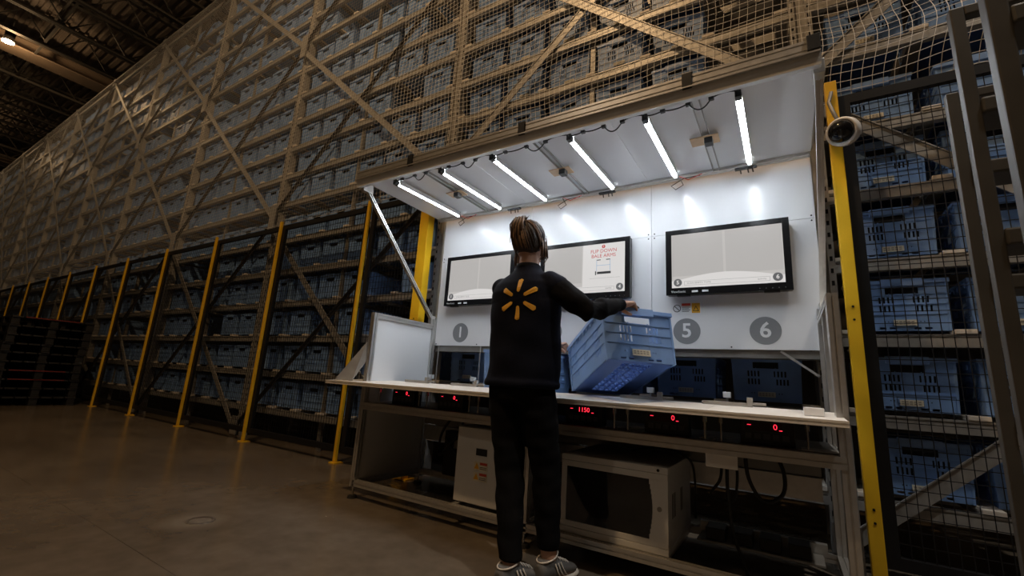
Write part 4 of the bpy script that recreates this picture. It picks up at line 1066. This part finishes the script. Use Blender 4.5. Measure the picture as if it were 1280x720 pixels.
# gentle folds
for vv in me_vest.vertices:
    c_ = vv.co; k_ = math.sin(c_.z*38 + c_.x*14)*0.0022 + math.sin(c_.z*21 - c_.x*26 + 1.3)*0.0028
    vv.co = c_ + (c_ - P((O.x, O.y, c_.z))).normalized()*k_*(1.0 if c_.z < 1.25 else 0.4)
vest = link('vest', me_vest, person)
bm = bmesh.new(); bm.from_mesh(me_vest); bvh = BVHTree.FromBMesh(bm)
amber = mat('amber_print', (0.85, 0.45, 0.03), 0.55, 0, 0.05, 60)
def on_back(r, z):
    h = bvh.ray_cast(L3(r, -0.6, z), Fv); return h[0] - Fv*0.0025
SR, SZ = 0.036, 1.252
for k in range(6):
    a_ = math.radians(90+60*k); pm = MB(); n = 14; grid = []
    for i in range(n+1):
        u_ = i/n; rad = 0.034 + 0.072*u_; wd = (0.0080 + 0.0060*u_)
        cap = min(1.0, math.sqrt(max(0.0, 1-((0.12-u_)/0.12)**2)) if u_ < 0.12 else (math.sqrt(max(0.0, 1-((u_-0.84)/0.16)**2)) if u_ > 0.84 else 1.0)); cap = max(cap, 0.05)
        grid.append([(SR + rad*math.cos(a_) - w_*wd*cap*math.sin(a_), SZ + rad*math.sin(a_) + w_*wd*cap*math.cos(a_)) for w_ in (-1, -0.5, 0, 0.5, 1)])
    for i in range(n):
        for j in range(4):
            q_ = [grid[i][j], grid[i+1][j], grid[i+1][j+1], grid[i][j+1]]; pm.quad(*[on_back(*p) for p in q_])
    pe = pm.build('emblem_petal', amber, vest, smooth=True)
    sm = pe.modifiers.new('thick', 'SOLIDIFY'); sm.thickness = 0.0012
bm.free()
col = MB(); col.loft([(L3(0, 0.006, 1.440), Rv*0.066, Fv*0.066), (L3(0, 0.008, 1.458), Rv*0.060, Fv*0.062), (L3(0, 0.009, 1.462), Rv*0.055, Fv*0.057), (L3(0, 0.008, 1.445), Rv*0.050, Fv*0.052)], 28, False)
col.build('collar', sleeve_m, vest, smooth=True)
for s_, e_, w_ in ((sh_r, el_r, wr_r), (sh_l, el_l, wr_l)):
    sl = MB(); d_ = (w_-e_).normalized()
    limb(sl, [(s_, 0.058), (s_.lerp(e_, 0.35), 0.063), (s_.lerp(e_, 0.75), 0.056), (e_, 0.054), (e_.lerp(w_, 0.3), 0.052), (e_.lerp(w_, 0.7), 0.042), (w_ - d_*0.030, 0.034)])
    me_s = remesh(sl, 'sleeve', sleeve_m, 0.006, 5)
    for vv in me_s.vertices:
        c_ = vv.co; vv.co = c_ + vv.normal*(math.sin(c_.x*60 + c_.y*45)*0.0022 + math.sin(c_.z*70 - c_.y*50)*0.0018)
    so = link('sleeve', me_s, person)
    cf = MB(); p0, p1, p2, a0_, u0_ = cf.frame(w_ - d_*0.034, w_ - d_*0.004)
    cf.loft([(w_ - d_*0.036, a0_*0.033, u0_*0.033), (w_ - d_*0.018, a0_*0.034, u0_*0.034), (w_ - d_*0.002, a0_*0.031, u0_*0.031)], 18, False); cf.build('cuff', sleeve_m, so, smooth=True)
# trousers
pn = MB()
torso(pn, [(0.76, 0.150, 0.112, 0, 0), (0.80, 0.172, 0.120, 0, 0), (0.86, 0.172, 0.118, 0, 0), (0.90, 0.160, 0.108, 0, 0)], 0)
for a_, k_, n_, zc in ((hip_r, kn_r, an_r, 0.135), (hip_l, kn_l, an_l, 0.115)):
    t_ = (k_.z - zc)/(k_.z - n_.z); end = k_.lerp(n_, t_)
    limb(pn, [(a_, 0.094), (a_.lerp(k_, 0.3), 0.092), (a_.lerp(k_, 0.65), 0.080), (k_, 0.069), (k_.lerp(end, 0.35), 0.066), (k_.lerp(end, 0.75), 0.056)])
    pn.loft([(k_.lerp(end, 0.7), P((0.057,0,0)), P((0,0.057,0))), (end, P((0.050,0,0)), P((0,0.052,0)))], 18)
me_p = remesh(pn, 'trousers', pants_m, 0.007, 5)
for vv in me_p.vertices:
    c_ = vv.co; vv.co = c_ + vv.normal*(math.sin(c_.z*55 + c_.x*30)*0.002 + math.sin(c_.z*90 - c_.y*40)*0.0012)
link('trousers', me_p, person)
# sneakers
shoe_grey = mat('grey_mesh_fabric', (0.10, 0.10, 0.10), 0.7, 0, 0.2, 90); shoe_white = mat('white_sole_rubber', (0.62, 0.58, 0.52), 0.5)
for n_ in (an_r, an_l):
    A = P((n_.x, n_.y, 0))
    up = MB(); up.loft([(A+FOOT*s_+Zv*zc, FS*w_, Zv*h_) for s_, zc, w_, h_ in ((-0.072, 0.055, 0.018, 0.030), (-0.062, 0.058, 0.032, 0.038), (-0.02, 0.058, 0.039, 0.040), (0.03, 0.058, 0.042, 0.038), (0.09, 0.048, 0.045, 0.028), (0.14, 0.040, 0.042, 0.020), (0.172, 0.034, 0.030, 0.014), (0.184, 0.030, 0.012, 0.008))], 20)
    up.loft([(A+FOOT*-0.008+Zv*0.07, FS*0.036, FOOT*0.052), (A+FOOT*-0.012+Zv*0.098, FS*0.035, FOOT*0.053), (A+FOOT*-0.012+Zv*0.104, FS*0.034, FOOT*0.052)], 20)
    so = link('sneaker', remesh(up, 'sneaker', shoe_grey, 0.004, 4), person)
    sl = MB(); sl.loft([(A+FOOT*s_+Zv*0.0135, FS*w_, Zv*0.0135) for s_, w_ in ((-0.082, 0.016), (-0.070, 0.036), (-0.02, 0.044), (0.04, 0.044), (0.10, 0.050), (0.15, 0.046), (0.185, 0.032), (0.198, 0.012))], 16)
    sl.build('sole', shoe_white, so, smooth=True)
    for sgn in (-1, 1):
        for k in range(3):
            MB().tube([A+FS*(sgn*0.041)+FOOT*(0.00+0.018*k)+Zv*0.088, A+FS*(sgn*0.0435)+FOOT*(0.015+0.020*k)+Zv*0.055, A+FS*(sgn*0.045)+FOOT*(0.035+0.022*k)+Zv*0.030], 0.0030, 6).build('side_stripe', shoe_white, so, smooth=True)
    MB().tube([A+FS*0.036*math.cos(q_)+FOOT*(-0.012+0.052*math.sin(q_))+Zv*(0.106+0.010*math.sin(q_)) for q_ in [2*math.pi*i/24 for i in range(25)]], 0.0035, 6).build('collar_piping', shoe_white, so, smooth=True)
    MB().loft([(A+FOOT*0.035+Zv*0.085, FS*0.020, FOOT*0.006), (A+FOOT*0.040+Zv*0.122, FS*0.022, FOOT*0.006), (A+FOOT*0.042+Zv*0.135, FS*0.014, FOOT*0.005)], 12).build('tongue', shoe_white, so, smooth=True)
    for k in range(4): MB().tube([A+FS*-0.022+FOOT*(0.055+0.02*k)+Zv*(0.090-0.008*k), A+FOOT*(0.060+0.02*k)+Zv*(0.095-0.008*k), A+FS*0.022+FOOT*(0.055+0.02*k)+Zv*(0.090-0.008*k)], 0.003, 6).build('lace', shoe_white, so, smooth=True)
# hair pulled up into a messy tail
hair_d = mat('dark_brown_hair', (0.035, 0.020, 0.012), 0.5, 0, 0.2, 40); hair_l = mat('light_brown_hair', (0.26, 0.155, 0.085), 0.5, 0, 0.2, 40); hair_m = mat('mid_brown_hair', (0.10, 0.055, 0.030), 0.5, 0, 0.2, 40)
hr = MB(); hr.ball(HC + Hm @ P((0, -0.014, 0.012)), 0.081, 0.090, 0.108, 24, 16, Hm)
capm = hr.mesh('hair_cap', hair_d, True)
bm = bmesh.new(); bm.from_mesh(capm)
kill = [f for f in bm.faces if (lambda q: (q.y > 0.050 and q.z < 0.062) or q.z < -0.075 + max(0, q.y)*0.6)(Hm.transposed() @ (f.calc_center_median() - HC))]
bmesh.ops.delete(bm, geom=kill, context='FACES'); bm.to_mesh(capm); bm.free()
hair = link('hair', capm, person)
rh = random.Random(5); bun = HC + Hm @ P((-0.012, -0.062, 0.088))
def surf(p, g=0.0):
    q_ = Hm.transposed() @ (p - HC) - P((0, -0.014, 0.012)); k_ = 1/math.sqrt((q_.x/0.081)**2 + (q_.y/0.090)**2 + (q_.z/0.108)**2)
    return HC + Hm @ (P((0, -0.014, 0.012)) + q_*(k_*(1+g)))
S = {0: MB(), 1: MB(), 2: MB()}
for i in range(150):
    th = rh.uniform(-0.35, math.pi+0.35); zz = -0.085 if math.sin(th) > 0.5 else rh.uniform(-0.06, 0.05)
    st_ = HC + Hm @ P((0.081*math.cos(th), -0.090*math.sin(th), zz + rh.uniform(-0.008, 0.008)))
    g_ = rh.uniform(0.01, 0.05); pts = [surf(st_.lerp(bun, u_/7), g_) for u_ in range(8)]
    S[rh.choices((0, 1, 2), (6, 1, 3))[0]].tube(pts, [0.0012, 0.0032, 0.004, 0.004, 0.004, 0.0035, 0.003, 0.0025], 5)
for i in range(120):          # tail flopping over the crown and down the back of the head
    ang = rh.gauss(0, 0.55); out = rh.uniform(0.015, 0.045); ln = rh.uniform(0.05, 0.135); sx = math.sin(ang)*0.045 - 0.006
    pts = [bun + Hm @ P((rh.uniform(-.012, .012), rh.uniform(-.01, .01), -0.005)), bun + Hm @ P((sx*0.35, -0.012-out*0.2, 0.022+rh.uniform(-.006, .012))), bun + Hm @ P((sx*0.75, -0.024-out*0.5, 0.014+rh.uniform(-.012, .012))),
           bun + Hm @ P((sx, -0.034-out*0.6, -ln*0.35)), bun + Hm @ P((sx*1.05, -0.034-out*0.4, -ln*0.7)), bun + Hm @ P((sx*1.1+rh.uniform(-.008, .008), -0.030, -ln))]
    S[rh.choices((0, 1, 2), (4, 3, 4))[0]].tube(pts, [0.003, 0.004, 0.004, 0.0035, 0.0028, 0.0008], 5)
for i in range(16):           # flyaway ends
    a_ = rh.uniform(-2.6, -0.2); pts = [bun + P((0, 0, 0.01)), bun + Hm @ P((0.03*math.cos(a_), -0.012, 0.024+0.012*abs(math.sin(a_)))), bun + Hm @ P((0.062*math.cos(a_)-0.012, -0.020, 0.020+rh.uniform(-0.03, 0.022)))]
    S[rh.choice((0, 1, 2))].tube(pts, [0.0025, 0.002, 0.0006], 5)
for s_, cnt, zl in ((-1, 26, -0.140), (1, 16, -0.115)):   # loose locks at the temples
    for i in range(cnt):
        y_ = rh.uniform(-0.01, 0.035) ; pts = [HC + Hm @ P((s_*0.074, y_, 0.03+rh.uniform(-.02, .02))), HC + Hm @ P((s_*(0.086+rh.uniform(0, .006)), y_+0.004, -0.03)), HC + Hm @ P((s_*(0.088+rh.uniform(-.006, .012)), y_+0.006, -0.085)), HC + Hm @ P((s_*(0.078+rh.uniform(-.010, .012)), y_+0.008, zl+rh.uniform(-.01, .03)))]
        S[rh.choices((0, 1, 2), (2, 4, 3))[0]].tube(pts, [0.002, 0.003, 0.003, 0.0008], 5)
for k_, nm in ((0, 'dark_strands'), (1, 'light_strands'), (2, 'mid_strands')):
    o_ = S[k_].build(nm, (hair_d, hair_l, hair_m)[k_], hair, smooth=True); o_['kind'] = 'stuff'

for o in bpy.data.objects:
    if '_local' in o: del o['_local']
